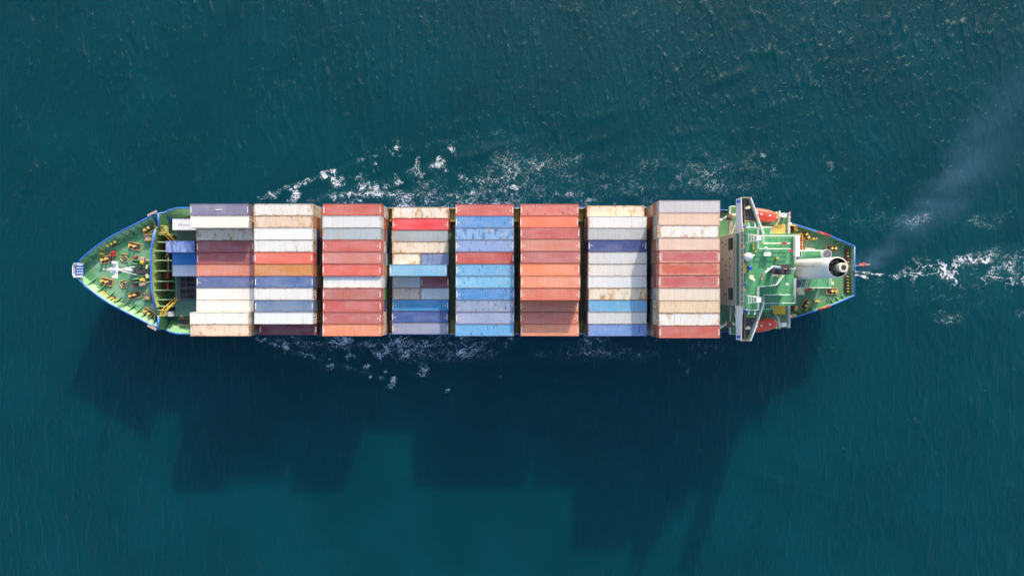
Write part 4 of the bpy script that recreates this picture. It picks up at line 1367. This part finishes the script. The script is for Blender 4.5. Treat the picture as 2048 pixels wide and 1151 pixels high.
# brown gridded platform behind the house
a, b = S(1588, 467, 8.6), S(1606.5, 501, 8.6)
rk = MB().b6(a[0], b[0], a[1], b[1], 8.0, 8.1).build('storage_rack', 'brown_deck', ship)
for xx in (a[0] + .1, b[0] - .1):
    for yy in (a[1] - .1, b[1] + .1):
        MB().cyl((xx, yy, 6.5), (xx, yy, 8.0), .1, n=8).build('rack_leg', 'orange_rail', rk)
mb = MB()
for i in range(5):
    xx = a[0] + (b[0] - a[0]) * i / 4
    mb.b6(xx - .055, xx + .055, b[1], a[1], 8.12, 8.28)
for j in range(7):
    yy = b[1] + (a[1] - b[1]) * j / 6
    mb.b6(a[0] - .05, b[0] + .05, yy - .05, yy + .05, 8.14, 8.30)
mb.build('rack_grid', 'orange_rail', rk)
for sd_, pys in ((1, (449, 458)), (-1, (631, 616))):
    q = S(1586.5, pys[0], 8.0)
    MB().box((q[0], q[1], 7.6), (1.6, .5, .5), rz=-sd_ * R(12)).build('gangway_end', 'yellow', ship)
    q = S(1592, pys[1], 7.2)
    MB().box((q[0], q[1], 7.0), (.6, 1.0, .8), rz=sd_ * R(15)).build('deck_locker', 'yellow', ship)
    q = S(1582.5, pys[1], 7.2)
    MB().box((q[0], q[1], 6.75), (.9, 1.4, .4), rz=sd_ * R(10)).build('mooring_mat', 'bollard_base', ship)
    q = S(1580, 446.5 if sd_ > 0 else 633, 9.5)
    MB().box((q[0], q[1], 9.0), (.9, .45, .45)).build('side_box', 'white', ship)
# cream aft crane, port quarter of the funnel
q = S(1585, 579, 10)
crn = MB().cyl((q[0], q[1], 6.5), (q[0], q[1], 13.0), .4, n=14).build('store_crane', 'cream', ship)
MB().box((q[0] + .2, q[1] + .1, 13.1), (1.4, .9, .8)).ball((q[0] - .9, q[1] + .1, 13.0), .38, 12).box((q[0] + .5, q[1] - .7, 12.9), (1.2, .7, .7)).build('crane_head', 'cream', crn)
MB().tube([(q[0] + .9, q[1], 13.4), (q[0] + .5, q[1] + 3.6, 17.0)], .1, 8).tube([(q[0] + 1.3, q[1], 13.4), (q[0] + .9, q[1] + 3.6, 17.0)], .1, 8).build('crane_jib', 'cream', crn)
MB().box((q[0] + .7, q[1] + 3.7, 17.1), (.5, .4, .4)).build('crane_hook', 'dark_steel', crn)
q = S(1577, 562, 14)
MB().tube([(q[0] - .2, q[1] + .8, 13.5), (q[0], q[1] - 1.4, 14.2)], .2, 8).tube([(q[0] + .9, q[1] + .6, 13.8), (q[0] + .2, q[1] - .4, 14.2)], .18, 8).build('pipe', 'white', ship)
# winches on the poop
for px, py, n_ in ((1616, 500, 1), (1616, 578, 2), (1654, 566, 3)):
    q = S(px, py, 7.2)
    w_ = MB().box((q[0], q[1], 6.75), (1.8, 1.1, .5)).build('mooring_winch', 'mid_green' if n_ != 1 else 'pink_primer', ship)
    MB().cyl((q[0] - .6, q[1], 7.2), (q[0] + .6, q[1], 7.2), .4, n=16).cyl((q[0] - .75, q[1], 7.2), (q[0] - .6, q[1], 7.2), .55, n=16).build('drum', 'red' if n_ == 2 else ('cream' if n_ == 3 else 'pink_primer'), w_)
    MB().box((q[0] + 1.1, q[1], 7.0), (.5, .7, .9)).build('gear_box', 'cream', w_)
# stern flag
fs_ = S3(1708, 531.5, 9.2)
pole = MB().tube([(fs_[0], fs_[1], 7.0), (fs_[0] + 2.9, fs_[1] + .3, 10.3)], .06, 8).build('flagpole', 'white', ship)
mb = MB()
vs, fs = [], []
nx, nz = 10, 5
for i in range(nx + 1):
    for j in range(nz + 1):
        u, v = i / nx, j / nz
        vs.append((fs_[0] + 1.25 + 1.15 * u + .12 * v, fs_[1] + .1 + .5 * v + .10 * math.sin(u * 9 + v * 3), 9.0 + 1.1 * u + .08 * math.sin(u * 7) - .35 * v))
for i in range(nx):
    for j in range(nz):
        k = i * (nz + 1) + j
        fs.append((k, k + 1, k + nz + 2, k + nz + 1))
mb.add(vs, fs, 0, True)
mb.build('flag', 'red', pole)
MB().box((fs_[0] + .6, fs_[1] - 1.4, 7.9), (1.1, .35, .35), rz=R(-20)).build('stern_light', 'dark_steel', ship)


# ------------------------------------------------------------------ lifeboats
def make_lifeboat(label, loc, rz):
    t = thing('lifeboat', label, 'lifeboat', loc, 'lifeboats under the bridge wings', rz)
    L, Wd = 7.4, 2.55
    NS, NR = 22, 12
    hullv, canv = MB(), MB()
    def half(u):      # half width along the boat
        return Wd / 2 * (1 - abs(2 * u - 1) ** 3.2) ** .62 if 0 < u < 1 else 0.02
    rows_h, rows_c = [], []
    for i in range(NS + 1):
        u = i / NS
        x = (u - .5) * L
        hw = max(.03, half(min(max(u, .004), .996)))
        rows_h.append([(x, hw * math.cos(math.pi * k / NR), -.95 * (math.sin(math.pi * k / NR) ** .8) * (hw / (Wd / 2)) ** .5) for k in range(NR + 1)])
        hc = hw * .93
        rows_c.append([(x * .98, hc * math.copysign(abs(math.cos(math.pi * k / NR)) ** .75, math.cos(math.pi * k / NR)), .06 + 1.05 * (math.sin(math.pi * k / NR) ** .6) * (hc / (Wd / 2)) ** .55) for k in range(NR + 1)])
    for mb, rows in ((hullv, rows_h), (canv, rows_c)):
        vs = [p for r_ in rows for p in r_]
        m = NR + 1
        mb.add(vs, [(i * m + k, i * m + k + 1, (i + 1) * m + k + 1, (i + 1) * m + k) for i in range(NS) for k in range(NR)], 0, True)
    hullv.build('boat_hull', 'lifeboat', t)
    canv.build('canopy', 'lifeboat', t)
    g = MB()
    g.tube([(r_[0][0], r_[0][1] * 1.01, .03) for r_ in rows_h], .08, 6).tube([(r_[-1][0], r_[-1][1] * 1.01, .03) for r_ in rows_h], .08, 6)
    g.build('gunwale', 'pink_primer', t)
    for xx, mt in ((-1.2, 'white'), (-.3, 'white'), (1.5, 'white'), (.7, 'grey_cap')):
        MB().cyl((xx, .05, 1.02), (xx, .05, 1.22), .2 if mt == 'white' else .14, n=12).build('hatch', mt, t)
    MB().box((3.2, 0, .5), (.5, .5, .7)).build('lifting_hook', 'pink_primer', t)
    MB().box((-2.4, 0, 1.2), (1.0, .9, .35)).build('cockpit', 'lifeboat', t)
    return t


make_lifeboat('orange-red enclosed lifeboat behind the upper bridge wing, sunlit', (52.3, 11.55 + YC, 13.3), R(-9))
make_lifeboat('orange-red enclosed lifeboat behind the lower bridge wing', (52.3, -11.6 + YC, 13.3), R(9))


# ------------------------------------------------------------------ containers
def make_proto(L, name):
    """one container with its parts: body, frame, two doors"""
    hl, Wd, H = L / 2, 2.44, 2.66
    t = bpy.data.objects.new(name, None)
    COL.objects.link(t)
    b = MB()
    loops = []
    n = int(L / 0.145)
    x0, x1 = -hl + .14, hl - .14
    for i in range(n + 1):
        x = x0 + (x1 - x0) * i / n
        inn = (i // 1) % 2
        d = .035 * inn
        e = .022 * inn
        loops.append([(x, -Wd / 2 + .03 + d, .16), (x, Wd / 2 - .03 - d, .16), (x, Wd / 2 - .03 - d, H - .07), (x, Wd / 2 - .14, H - .035 - e), (x, -Wd / 2 + .14, H - .035 - e), (x, -Wd / 2 + .03 + d, H - .07)])
    vs = [p for l_ in loops for p in l_]
    m = 6
    fs = [(i * m + k, (i + 1) * m + k, (i + 1) * m + (k + 1) % m, i * m + (k + 1) % m) for i in range(n) for k in range(m)]
    fs = [tuple(reversed(f)) for f in fs]
    fs.append(tuple(range(m)))
    fs.append(tuple(reversed(range(n * m, n * m + m))))
    b.add(vs, fs)
    # corrugated blind end
    body = b.build('body', 'container', t)
    f = MB()
    for sx in (1, -1):
        for sy in (1, -1):
            f.box((sx * (hl - .08), sy * (Wd / 2 - .08), H / 2), (.16, .16, H - .24))
            for zz in (.06, H - .06):
                f.box((sx * (hl - .089), sy * (Wd / 2 - .081), zz), (.178, .162, .12))
        f.box((sx * (hl - .07), 0, H - .06), (.12, Wd - .33, .11))
        f.box((sx * (hl - .07), 0, .08), (.12, Wd - .33, .15))
    for sy in (1, -1):
        f.box((0, sy * (Wd / 2 - .035), H - .05), (L - .36, .07, .09))
        f.box((0, sy * (Wd / 2 - .035), .08), (L - .36, .07, .15))
    f.build('frame', 'cframe', t)
    for sy in (1, -1):
        d = MB()
        d.b6(hl - .11, hl - .06, sy * .01, sy * (Wd / 2 - .17), .17, H - .13)
        for yy in (.3, .78):
            d.cyl((hl - .035, sy * yy, .12), (hl - .035, sy * yy, H - .12), .045, n=6, mi=1)
            for zz in (.5, 1.25, 2.0):
                d.box((hl - .04, sy * yy, zz), (.06, .16, .07), mi=1)
        d.build('door', ['container', 'cframe'], t)
    return t


proto40 = make_proto(12.19, 'shipping_container')
proto20 = make_proto(6.06, 'shipping_container')
used = {40: False, 20: False}
rc = random.Random(21)
GROUP = 'shipping containers stacked on the ship'


def place(L, x0, yrel, z, rgb, label, rust=.25, wear=.15, marks=0, fade=0.0, flip=False, dx=0.0):
    proto = proto40 if L == 40 else proto20
    t = copy_tree(proto) if used[L] else proto
    used[L] = True
    hl = 6.095 if L == 40 else 3.03
    t.location = (x0 + hl + dx, yrel + YC + rc.uniform(-.022, .022), z)
    t.rotation_euler = (0, 0, (math.pi if flip else 0) + rc.uniform(-.0012, .0012))
    t['label'] = label
    t['category'] = 'shipping container'
    t['group'] = GROUP
    a = alb(rgb)
    for ch in t.children:
        ch.color = a
        ch['rust'] = float(rust)
        ch['wear'] = float(wear)
        ch['marks'] = float(marks)
        ch['fade'] = float(fade)
        ch['half'] = float(hl)
    return t


TH = 2.72
ORD = ['', 'topmost', 'second', 'third', 'fourth', 'fifth', 'middle', 'seventh', 'eighth', 'ninth', 'tenth', 'lowest']
BAYN = ['bay nearest the bow', 'second bay from the bow', 'third bay from the bow', 'low fourth bay', 'mostly blue fifth bay',
        'salmon and orange sixth bay', 'pale seventh bay', 'tall bay beside the bridge']
# colour as it looks in sun, words, rust, wear, marks, fade, tier change
T = [
    [((138, 132, 164), 'dusty purple-blue', .15, .2, 1, 0, 0), ((253, 244, 232), 'clean cream-white', .15, 0, 0, 0, 0), ((255, 236, 218), 'heavily rusted white', .62, .1, 0, 0, -1),
     ((176, 88, 100), 'scuffed maroon', .15, .25, 1, 0, -1), ((176, 86, 98), 'plain shaded maroon', .0, .05, 1, 0, -1), ((238, 142, 126), 'salmon pink', .12, .2, 0, 0, -1),
     ((98, 116, 170), 'slate blue', .2, .35, 2, 0, -1), ((253, 247, 240), 'bright white', .1, 0, 0, 0, -1), ((253, 246, 236), 'off-white', .15, 0, 0, 0, -1),
     ((253, 245, 236), 'warm white', .25, 0, 0, 0, 0), ((246, 216, 190), 'peach-white rust-streaked', .55, .2, 1, 0, 0)],
    [((240, 230, 222), 'cream-white rust-edged', .45, .1, 0, 0, 0), ((238, 208, 184), 'rusty peach', .6, .15, 0, 0, 0), ((242, 240, 240), 'clean white', .1, .05, 0, 0, 0),
     ((234, 232, 228), 'white, brown-stained', .42, .1, 0, 0, 0), ((242, 108, 94), 'coral red', .08, .1, 1, 0, 0), ((218, 138, 78), 'ochre orange', .25, .15, 0, 0, 0),
     ((82, 112, 170), 'scratched mid-blue', .2, .5, 1, 0, 0), ((236, 233, 233), 'light grey-white', .3, .1, 0, 0, 0), ((108, 134, 170), 'grey-blue', .2, .4, 1, 0, 0),
     ((238, 238, 240), 'cool white', .15, .05, 0, 0, 0), ((138, 48, 76), 'dark maroon', .1, .1, 1, 0, -1)],
    [((212, 98, 90), 'brick red', .12, .2, 1, 0, 0), ((230, 226, 226), 'pale grey-white', .08, .1, 0, 0, 0), ((178, 188, 198), 'blue-grey', .38, .1, 0, 0, 0),
     ((214, 100, 100), 'rose red', .08, .1, 2, 0, 0), ((216, 130, 132), 'dusty pink', .06, .1, 2, 0, 0), ((232, 100, 92), 'warm coral red', .08, .1, 1, 0, 0),
     ((242, 241, 240), 'white, rust-cornered', .3, .05, 0, 0, -.12), ((194, 108, 108), 'faded plum red', .1, .15, 1, 0, 0), ((206, 96, 98), 'ribbed crimson', .08, .15, 1, 0, 0),
     ((200, 106, 108), 'dull red', .05, .1, 2, 0, 0), ((244, 148, 116), 'salmon orange', .18, .15, 1, 0, 0)],
    [((246, 234, 222), 'white rust-blotched', .62, .1, 0, 0, 0), ((252, 52, 74), 'vivid scarlet', .0, 0, 2, 0, 0), ((168, 178, 186), 'mid-grey', .35, .1, 0, 0, 0),
     ((240, 224, 204), 'cream rust-stained', .55, .1, 0, 0, 0), None, ((128, 194, 230), 'sky blue', .15, .4, 1, 0, 1), None, None,
     ((40, 150, 215), 'half-shaded strong blue', .25, .4, 2, 0, 0), ((62, 96, 170), 'deep royal blue', .05, .1, 2, 0, 0), ((156, 162, 192), 'lavender grey', .2, .3, 2, 0, 0)],
    [((218, 104, 104), 'rose-red', .12, .25, 2, 0, 0), ((92, 154, 220), 'cornflower blue', .25, .55, 2, 0, 0), ((134, 180, 230), 'worn pale blue', .25, .85, 0, 0, 0),
     ((144, 170, 220), 'periwinkle blue', .25, .5, 2, 0, 0), ((204, 92, 92), 'dark rose-red', .2, .3, 1, 0, 0), ((112, 182, 228), 'chalky sky blue', .25, .55, 2, 0, 0),
     ((122, 194, 234), 'lightest sky blue', .25, .55, 2, 0, 0), ((72, 146, 214), 'scuffed azure blue', .25, .6, 2, 0, 0), ((140, 160, 194), 'weathered grey-blue', .3, .75, 0, 0, 0),
     ((154, 164, 204), 'greyish lilac-blue', .15, .25, 2, 0, 0), ((96, 174, 228), 'bright azure', .25, .5, 0, 0, 0)],
    [((224, 124, 118), 'salmon white-speckled', .12, .7, 1, 0, 0), ((250, 130, 106), 'bright salmon', .08, .1, 1, 0, 0), ((208, 98, 100), 'scratched rose', .2, .4, 1, 0, 1),
     ((220, 132, 120), 'clay pink', .2, .2, 2, 0, 1), ((202, 108, 114), 'mauve red', .08, .1, 2, 0, 1), ((255, 142, 106), 'vivid orange', .08, .1, 1, 0, 1),
     ((246, 150, 126), 'light salmon', .15, .15, 2, 0, 1), ((226, 120, 102), 'terracotta', .08, .15, 2, 0, 1), ((236, 134, 108), 'shaded terracotta', .12, .1, 2, 0, 0),
     ((228, 122, 106), 'shaded brick-orange', .15, .15, 2, 0, 0), ((244, 152, 122), 'peachy orange', .12, .15, 1, 0, 0)],
    [((248, 220, 202), 'peach rust-spotted', .55, .05, 0, 0, -1), ((243, 240, 240), 'white rust-cornered', .32, .05, 0, 0, 0), ((192, 195, 198), 'plain grey', .3, .15, 0, 0, 0),
     ((56, 78, 146), 'dark navy blue', .0, .0, 2, 0, 0), ((222, 223, 226), 'silver grey', .25, .1, 0, 0, 0), ((236, 231, 226), 'warm off-white', .28, .05, 0, 0, 0),
     ((234, 236, 240), 'cool grey-white', .25, .05, 0, 0, 0), ((240, 230, 212), 'cream rust-patched', .62, .15, 0, 0, 0), ((104, 180, 226), 'light blue', .3, .3, 0, 0, 0),
     ((217, 218, 218), 'matt light grey', .18, .05, 0, 0, 0), ((112, 154, 220), 'worn medium blue', .22, .5, 0, 0, 0)],
    [((212, 202, 206), 'lavender-grey', .12, .15, 0, 0, 0), ((240, 202, 178), 'beige', .1, .05, 0, .1, 0), ((246, 238, 232), 'white, round-rust-patched', .55, .05, 0, 0, 0),
     ((240, 202, 180), 'sandy beige', .08, .05, 0, .1, 0), ((204, 98, 106), 'pinkish red, pale-edged', .1, .1, 1, .8, 0), ((214, 100, 88), 'rust-red, pale-edged', .2, .15, 0, .8, 0),
     ((204, 100, 106), 'chalky rose red', .1, .1, 1, .6, 0), ((236, 216, 198), 'pale beige', .08, .1, 0, .3, 0), ((236, 208, 174), 'sand-coloured brown-streaked', .42, .1, 0, .2, 0),
     ((240, 234, 228), 'white, paint-peeling', .5, .15, 0, 0, 0), ((204, 98, 92), 'brick-red', .08, .1, 1, .2, 0)],
]
LOWC = [((190, 92, 88), 'red'), ((220, 214, 210), 'white'), ((226, 200, 178), 'beige'), ((60, 84, 140), 'navy'), ((90, 150, 200), 'blue'),
        ((160, 60, 66), 'maroon'), ((214, 122, 84), 'orange'), ((176, 180, 186), 'grey'), ((230, 224, 214), 'cream')]
LOWSET = {(1, 1): 8, (1, 2): 0, (1, 3): 3, (1, 4): 3, (1, 5): 3, (2, 1): 1, (2, 2): 0, (2, 3): 0, (2, 4): 1, (2, 5): 4, (2, 6): 1, (2, 7): 8, (2, 9): 3, (2, 10): 8, (2, 11): 1,
          (7, 1): 0, (7, 2): 7, (7, 3): 8, (7, 4): 0, (7, 5): 0, (7, 6): 5, (7, 7): 5, (7, 8): 7, (7, 9): 8, (7, 10): 8, (7, 11): 5, (0, 1): 8, (0, 10): 8, (0, 11): 2,
          (6, 1): 5, (6, 2): 5, (6, 3): 0, (6, 4): 3, (6, 9): 4, (6, 10): 5}
TIERW = {1: 'just below the top one', 2: 'two levels below the top one', 3: 'three levels below the top container', 4: 'four levels below the top container', 5: 'five levels below the top container'}


def lab(*w_):
    return ' '.join(' '.join(w_).split())


for bi, (x0, nt_) in enumerate(BAYS):
    for r_ in range(1, 12):
        spec = T[bi][r_ - 1]
        yrel = (6 - r_) * 2.5
        if spec is None:
            continue
        rgb, word, rust, wear, marks, fade, dt = spec
        nn = nt_ + int(round(dt)) if abs(dt) >= 1 else nt_
        dz = dt * TH if abs(dt) < 1 else 0
        if bi in (4, 5, 6):
            dz -= .35
        ztop = HT + nn * TH + dz
        w0 = word + ' container'
        place(40, x0, yrel, ztop - TH, rgb, lab(w0 + ',', 'top of the', ORD[r_], 'row of the', BAYN[bi]), rust, wear, marks, fade,
              flip=bi >= 6, dx=(-.25 if (bi, r_) == (7, 3) else 0) + rc.uniform(-.07, .07))
        for k in range(1, nn):
            zz = ztop - TH * (k + 1)
            if k == nn - 1:
                zz = HT
            ci = LOWSET.get((bi, r_)) if k == 1 else None
            if bi == 2 and r_ == 8 and k == 1:
                cc, cw = (80, 190, 90), 'green'
            else:
                cc, cw = LOWC[ci if ci is not None else rc.randrange(len(LOWC))]
            place(40, x0, yrel, zz, cc, lab(cw, 'container', TIERW[k] + ',', ORD[r_], 'row,', BAYN[bi].replace('salmon and orange', 'salmon')), rc.uniform(.1, .5), rc.uniform(0, .3), 0, 0, flip=bi >= 6)
# 20-foot boxes in the low bay
for r_, specs in ((5, (((240, 230, 216), 'short cream rust-stained', .6), ((122, 138, 186), 'short lilac-blue white-patched', .1))),
                  (7, (((214, 217, 222), 'short grey scuffed', .35), ((168, 84, 96), 'short maroon', .1))),
                  (8, (((224, 212, 202), 'short beige rust-streaked', .5), ((222, 230, 238), 'short clean pale-grey', .2)))):
    for k, (rgb, word, rust) in enumerate(specs):
        place(20, -25.85 + k * 6.13, (6 - r_) * 2.5, HT, rgb, lab(word, 'container,', ORD[r_], 'row of the', BAYN[3]), rust, .55 if 'lilac' in word else .15, 1 if 'maroon' in word else 0)
place(40, -25.95, 0, HT, (150, 150, 156), 'grey container directly below the sky blue one in the low fourth bay', .3, .1)
# 20-foot boxes by the bow
place(20, -73.42, 10, HT, (246, 246, 250), 'short white container just ahead of the cream-white one, near the bow', .12, .05)
place(20, -73.42, 5, HT + TH, (122, 156, 232), 'short worn pale-blue container standing on another, nearest the bow', .1, .95)
place(20, -73.42, 5, HT, (96, 40, 50), 'short maroon container under the worn pale-blue one', .2, .1)
place(20, -73.42, 2.5, HT, (36, 146, 226), 'short strong-blue container beside the raised pale-blue one', .1, .35)
place(20, -73.42, 0, HT, (226, 230, 246), 'short plain lavender-grey container between the blue one and dark racks', .0, .0)
for t_ in [o for o in COL.objects if o.type == 'EMPTY' and str(o.get('label', '')).startswith(('dusty purple-blue', 'short white'))]:
    mb = MB()
    dark = 'short white' in t_['label']
    xx = -.72 if not dark else -1.7
    for k in range(9 if not dark else 8):
        wd_ = rc.uniform(.06, .13)
        mb.b6(xx, xx + wd_, -.11 if not dark else -.3, .11 if not dark else rc.uniform(-.05, .3), 2.652, 2.668)
        xx += wd_ + (.05 if not dark else .2)
    mb.build('lettering', 'grey_cap' if dark else 'white', t_)
# dark open racks
for i, (yy, lb) in enumerate(((-2.5, 'dark open steel rack next to the lavender-grey container'), (-5.0, 'dark open steel rack next to the bare green hatch'))):
    t = thing('flat_rack', lb, 'flat rack', (-70.0, yy + YC, HT), 'dark open racks on the forward hatch')
    MB().b6(-2.95, 2.95, -1.15, 1.15, .02, .35).build('floor', 'bollard_base', t)
    mb = MB()
    for yb_ in (-1.12, 0, 1.12):
        mb.b6(-2.98, 2.98, yb_ - .09, yb_ + .09, 1.3, 1.5)
    mb.build('side_beam', 'dark_steel', t)
    mb = MB()
    for xb_ in (-2.9, -1.0, .95, 2.9):
        mb.b6(xb_ - .1, xb_ + .1, -1.2, 1.2, 1.31, 1.53)
    mb.build('cross_beam', 'dark_steel', t)
    for xb_ in (-2.88, 2.88):
        for yb_ in (-1.1, 1.1):
            MB().b6(xb_ - .09, xb_ + .09, yb_ - .09, yb_ + .09, .35, 1.3).build('post', 'dark_steel', t)
    MB().b6(-.9, .9, -.95, -.2, .36, .9).b6(-2.6, -1.3, .2, .95, .36, .7).build('cargo_block', 'black', t)


# ------------------------------------------------------------------ smoke drifting off the funnel
def smoke():
    pts = [((62.8, 3.6, 28.0), 1.3), ((66, 5.0, 29), 2.4), ((70.4, 8.3, 31), 3.6), ((75, 14.2, 33), 5.2), ((80, 20.3, 35), 7.2), ((86, 27, 37), 11), ((93, 34.5, 39), 16), ((101, 42.5, 41), 20), ((112, 53, 43), 24)]
    P_ = np.array([p for p, _ in pts], float)
    Rr = np.array([r for _, r in pts], float)
    tt = np.linspace(0, len(pts) - 1, 40)
    C = np.stack([np.interp(tt, np.arange(len(pts)), P_[:, k]) for k in range(3)], 1)
    for _ in range(3):
        C[1:-1] = (C[:-2] + 2 * C[1:-1] + C[2:]) / 4
    RR = np.interp(tt, np.arange(len(pts)), Rr)
    n = 24
    mb = MB()
    rings = []
    for i in range(40):
        d = Vector(C[min(i + 1, 39)] - C[max(i - 1, 0)]).normalized()
        u = d.cross(Vector((0, 0, 1))).normalized()
        v = u.cross(d)
        rings.append([Vector(C[i]) + (u * math.cos(2 * math.pi * k / n) + v * .5 * math.sin(2 * math.pi * k / n)) * RR[i] for k in range(n)])
    vs = [q for r_ in rings for q in r_]
    fs = [(i * n + k, i * n + (k + 1) % n, (i + 1) * n + (k + 1) % n, (i + 1) * n + k) for i in range(39) for k in range(n)]
    fs += [tuple(range(n - 1, -1, -1)), tuple(range(39 * n, 40 * n))]
    # make every face point outwards, or rays would never leave the smoke
    c0 = sum((Vector(q) for q in rings[20]), Vector()) / n
    q0, q1, q2 = vs[20 * n], vs[20 * n + 1], vs[21 * n + 1]
    if (q1 - q0).cross(q2 - q1).dot(q0 - c0) < 0:
        fs = [tuple(reversed(f)) for f in fs]
    mb.add(vs, fs, 0, False)
    t = NT('funnel_smoke')
    co = t.coord()
    sep = t.node('ShaderNodeSeparateXYZ')
    wob = t.node('ShaderNodeTexNoise')
    t.put(wob.inputs['Vector'], co)
    wob.inputs['Scale'].default_value = .09
    wob.inputs['Detail'].default_value = 2
    off = t.vmul(t.vadd(wob.outputs['Color'], (-.5, -.5, -.5)), (9, 9, 2))
    t.put(sep.inputs[0], t.vadd(co, off))
    x, y, z = sep.outputs
    s_ = t.math('DIVIDE', t.math('SUBTRACT', x, 62.0), 48.0, clamp=True)
    yc = t.math('SUBTRACT', t.math('ADD', 4.0, t.math('MULTIPLY', s_, 48.0)), t.math('MULTIPLY', 4.3, t.math('MULTIPLY', t.ramp(s_, 0.0, .14), t.math('SUBTRACT', 1.0, t.ramp(s_, .14, .5)))))
    wd = t.math('ADD', 1.3, t.math('MULTIPLY', s_, 17.0))
    dd = t.math('DIVIDE', t.math('MULTIPLY', t.math('SUBTRACT', y, yc), .68), wd)
    rr = t.math('ABSOLUTE', dd)
    fall = t.math('SUBTRACT', 1.0, t.ramp(rr, 0.0, 1.0))
    nz = t.ramp(t.noise(t.vmul(co, (1, 1, .3)), .16, 4, .6, .5), .30, .72)
    st = t.math('MULTIPLY', t.ramp(s_, -.02, .07), t.math('SUBTRACT', 1.0, t.ramp(s_, .10, .70)))
    den = t.math('MULTIPLY', t.math('MULTIPLY', fall, nz), t.math('MULTIPLY', st, t.math('DIVIDE', SMOKE, t.math('ADD', wd, 1.0))))
    v = t.node('ShaderNodeVolumePrincipled')
    t.put(v.inputs['Color'], (.34, .58, 1.0, 1))
    t.put(v.inputs['Density'], den)
    t.t.links.new(v.outputs[0], t.out.inputs['Volume'])
    o = mb.build('funnel_smoke', t.m)
    o['kind'] = 'stuff'
    o['label'] = 'thin bluish smoke drifting from the funnel to the upper right'
    o['category'] = 'smoke'


SMOKE = 0.28
smoke()
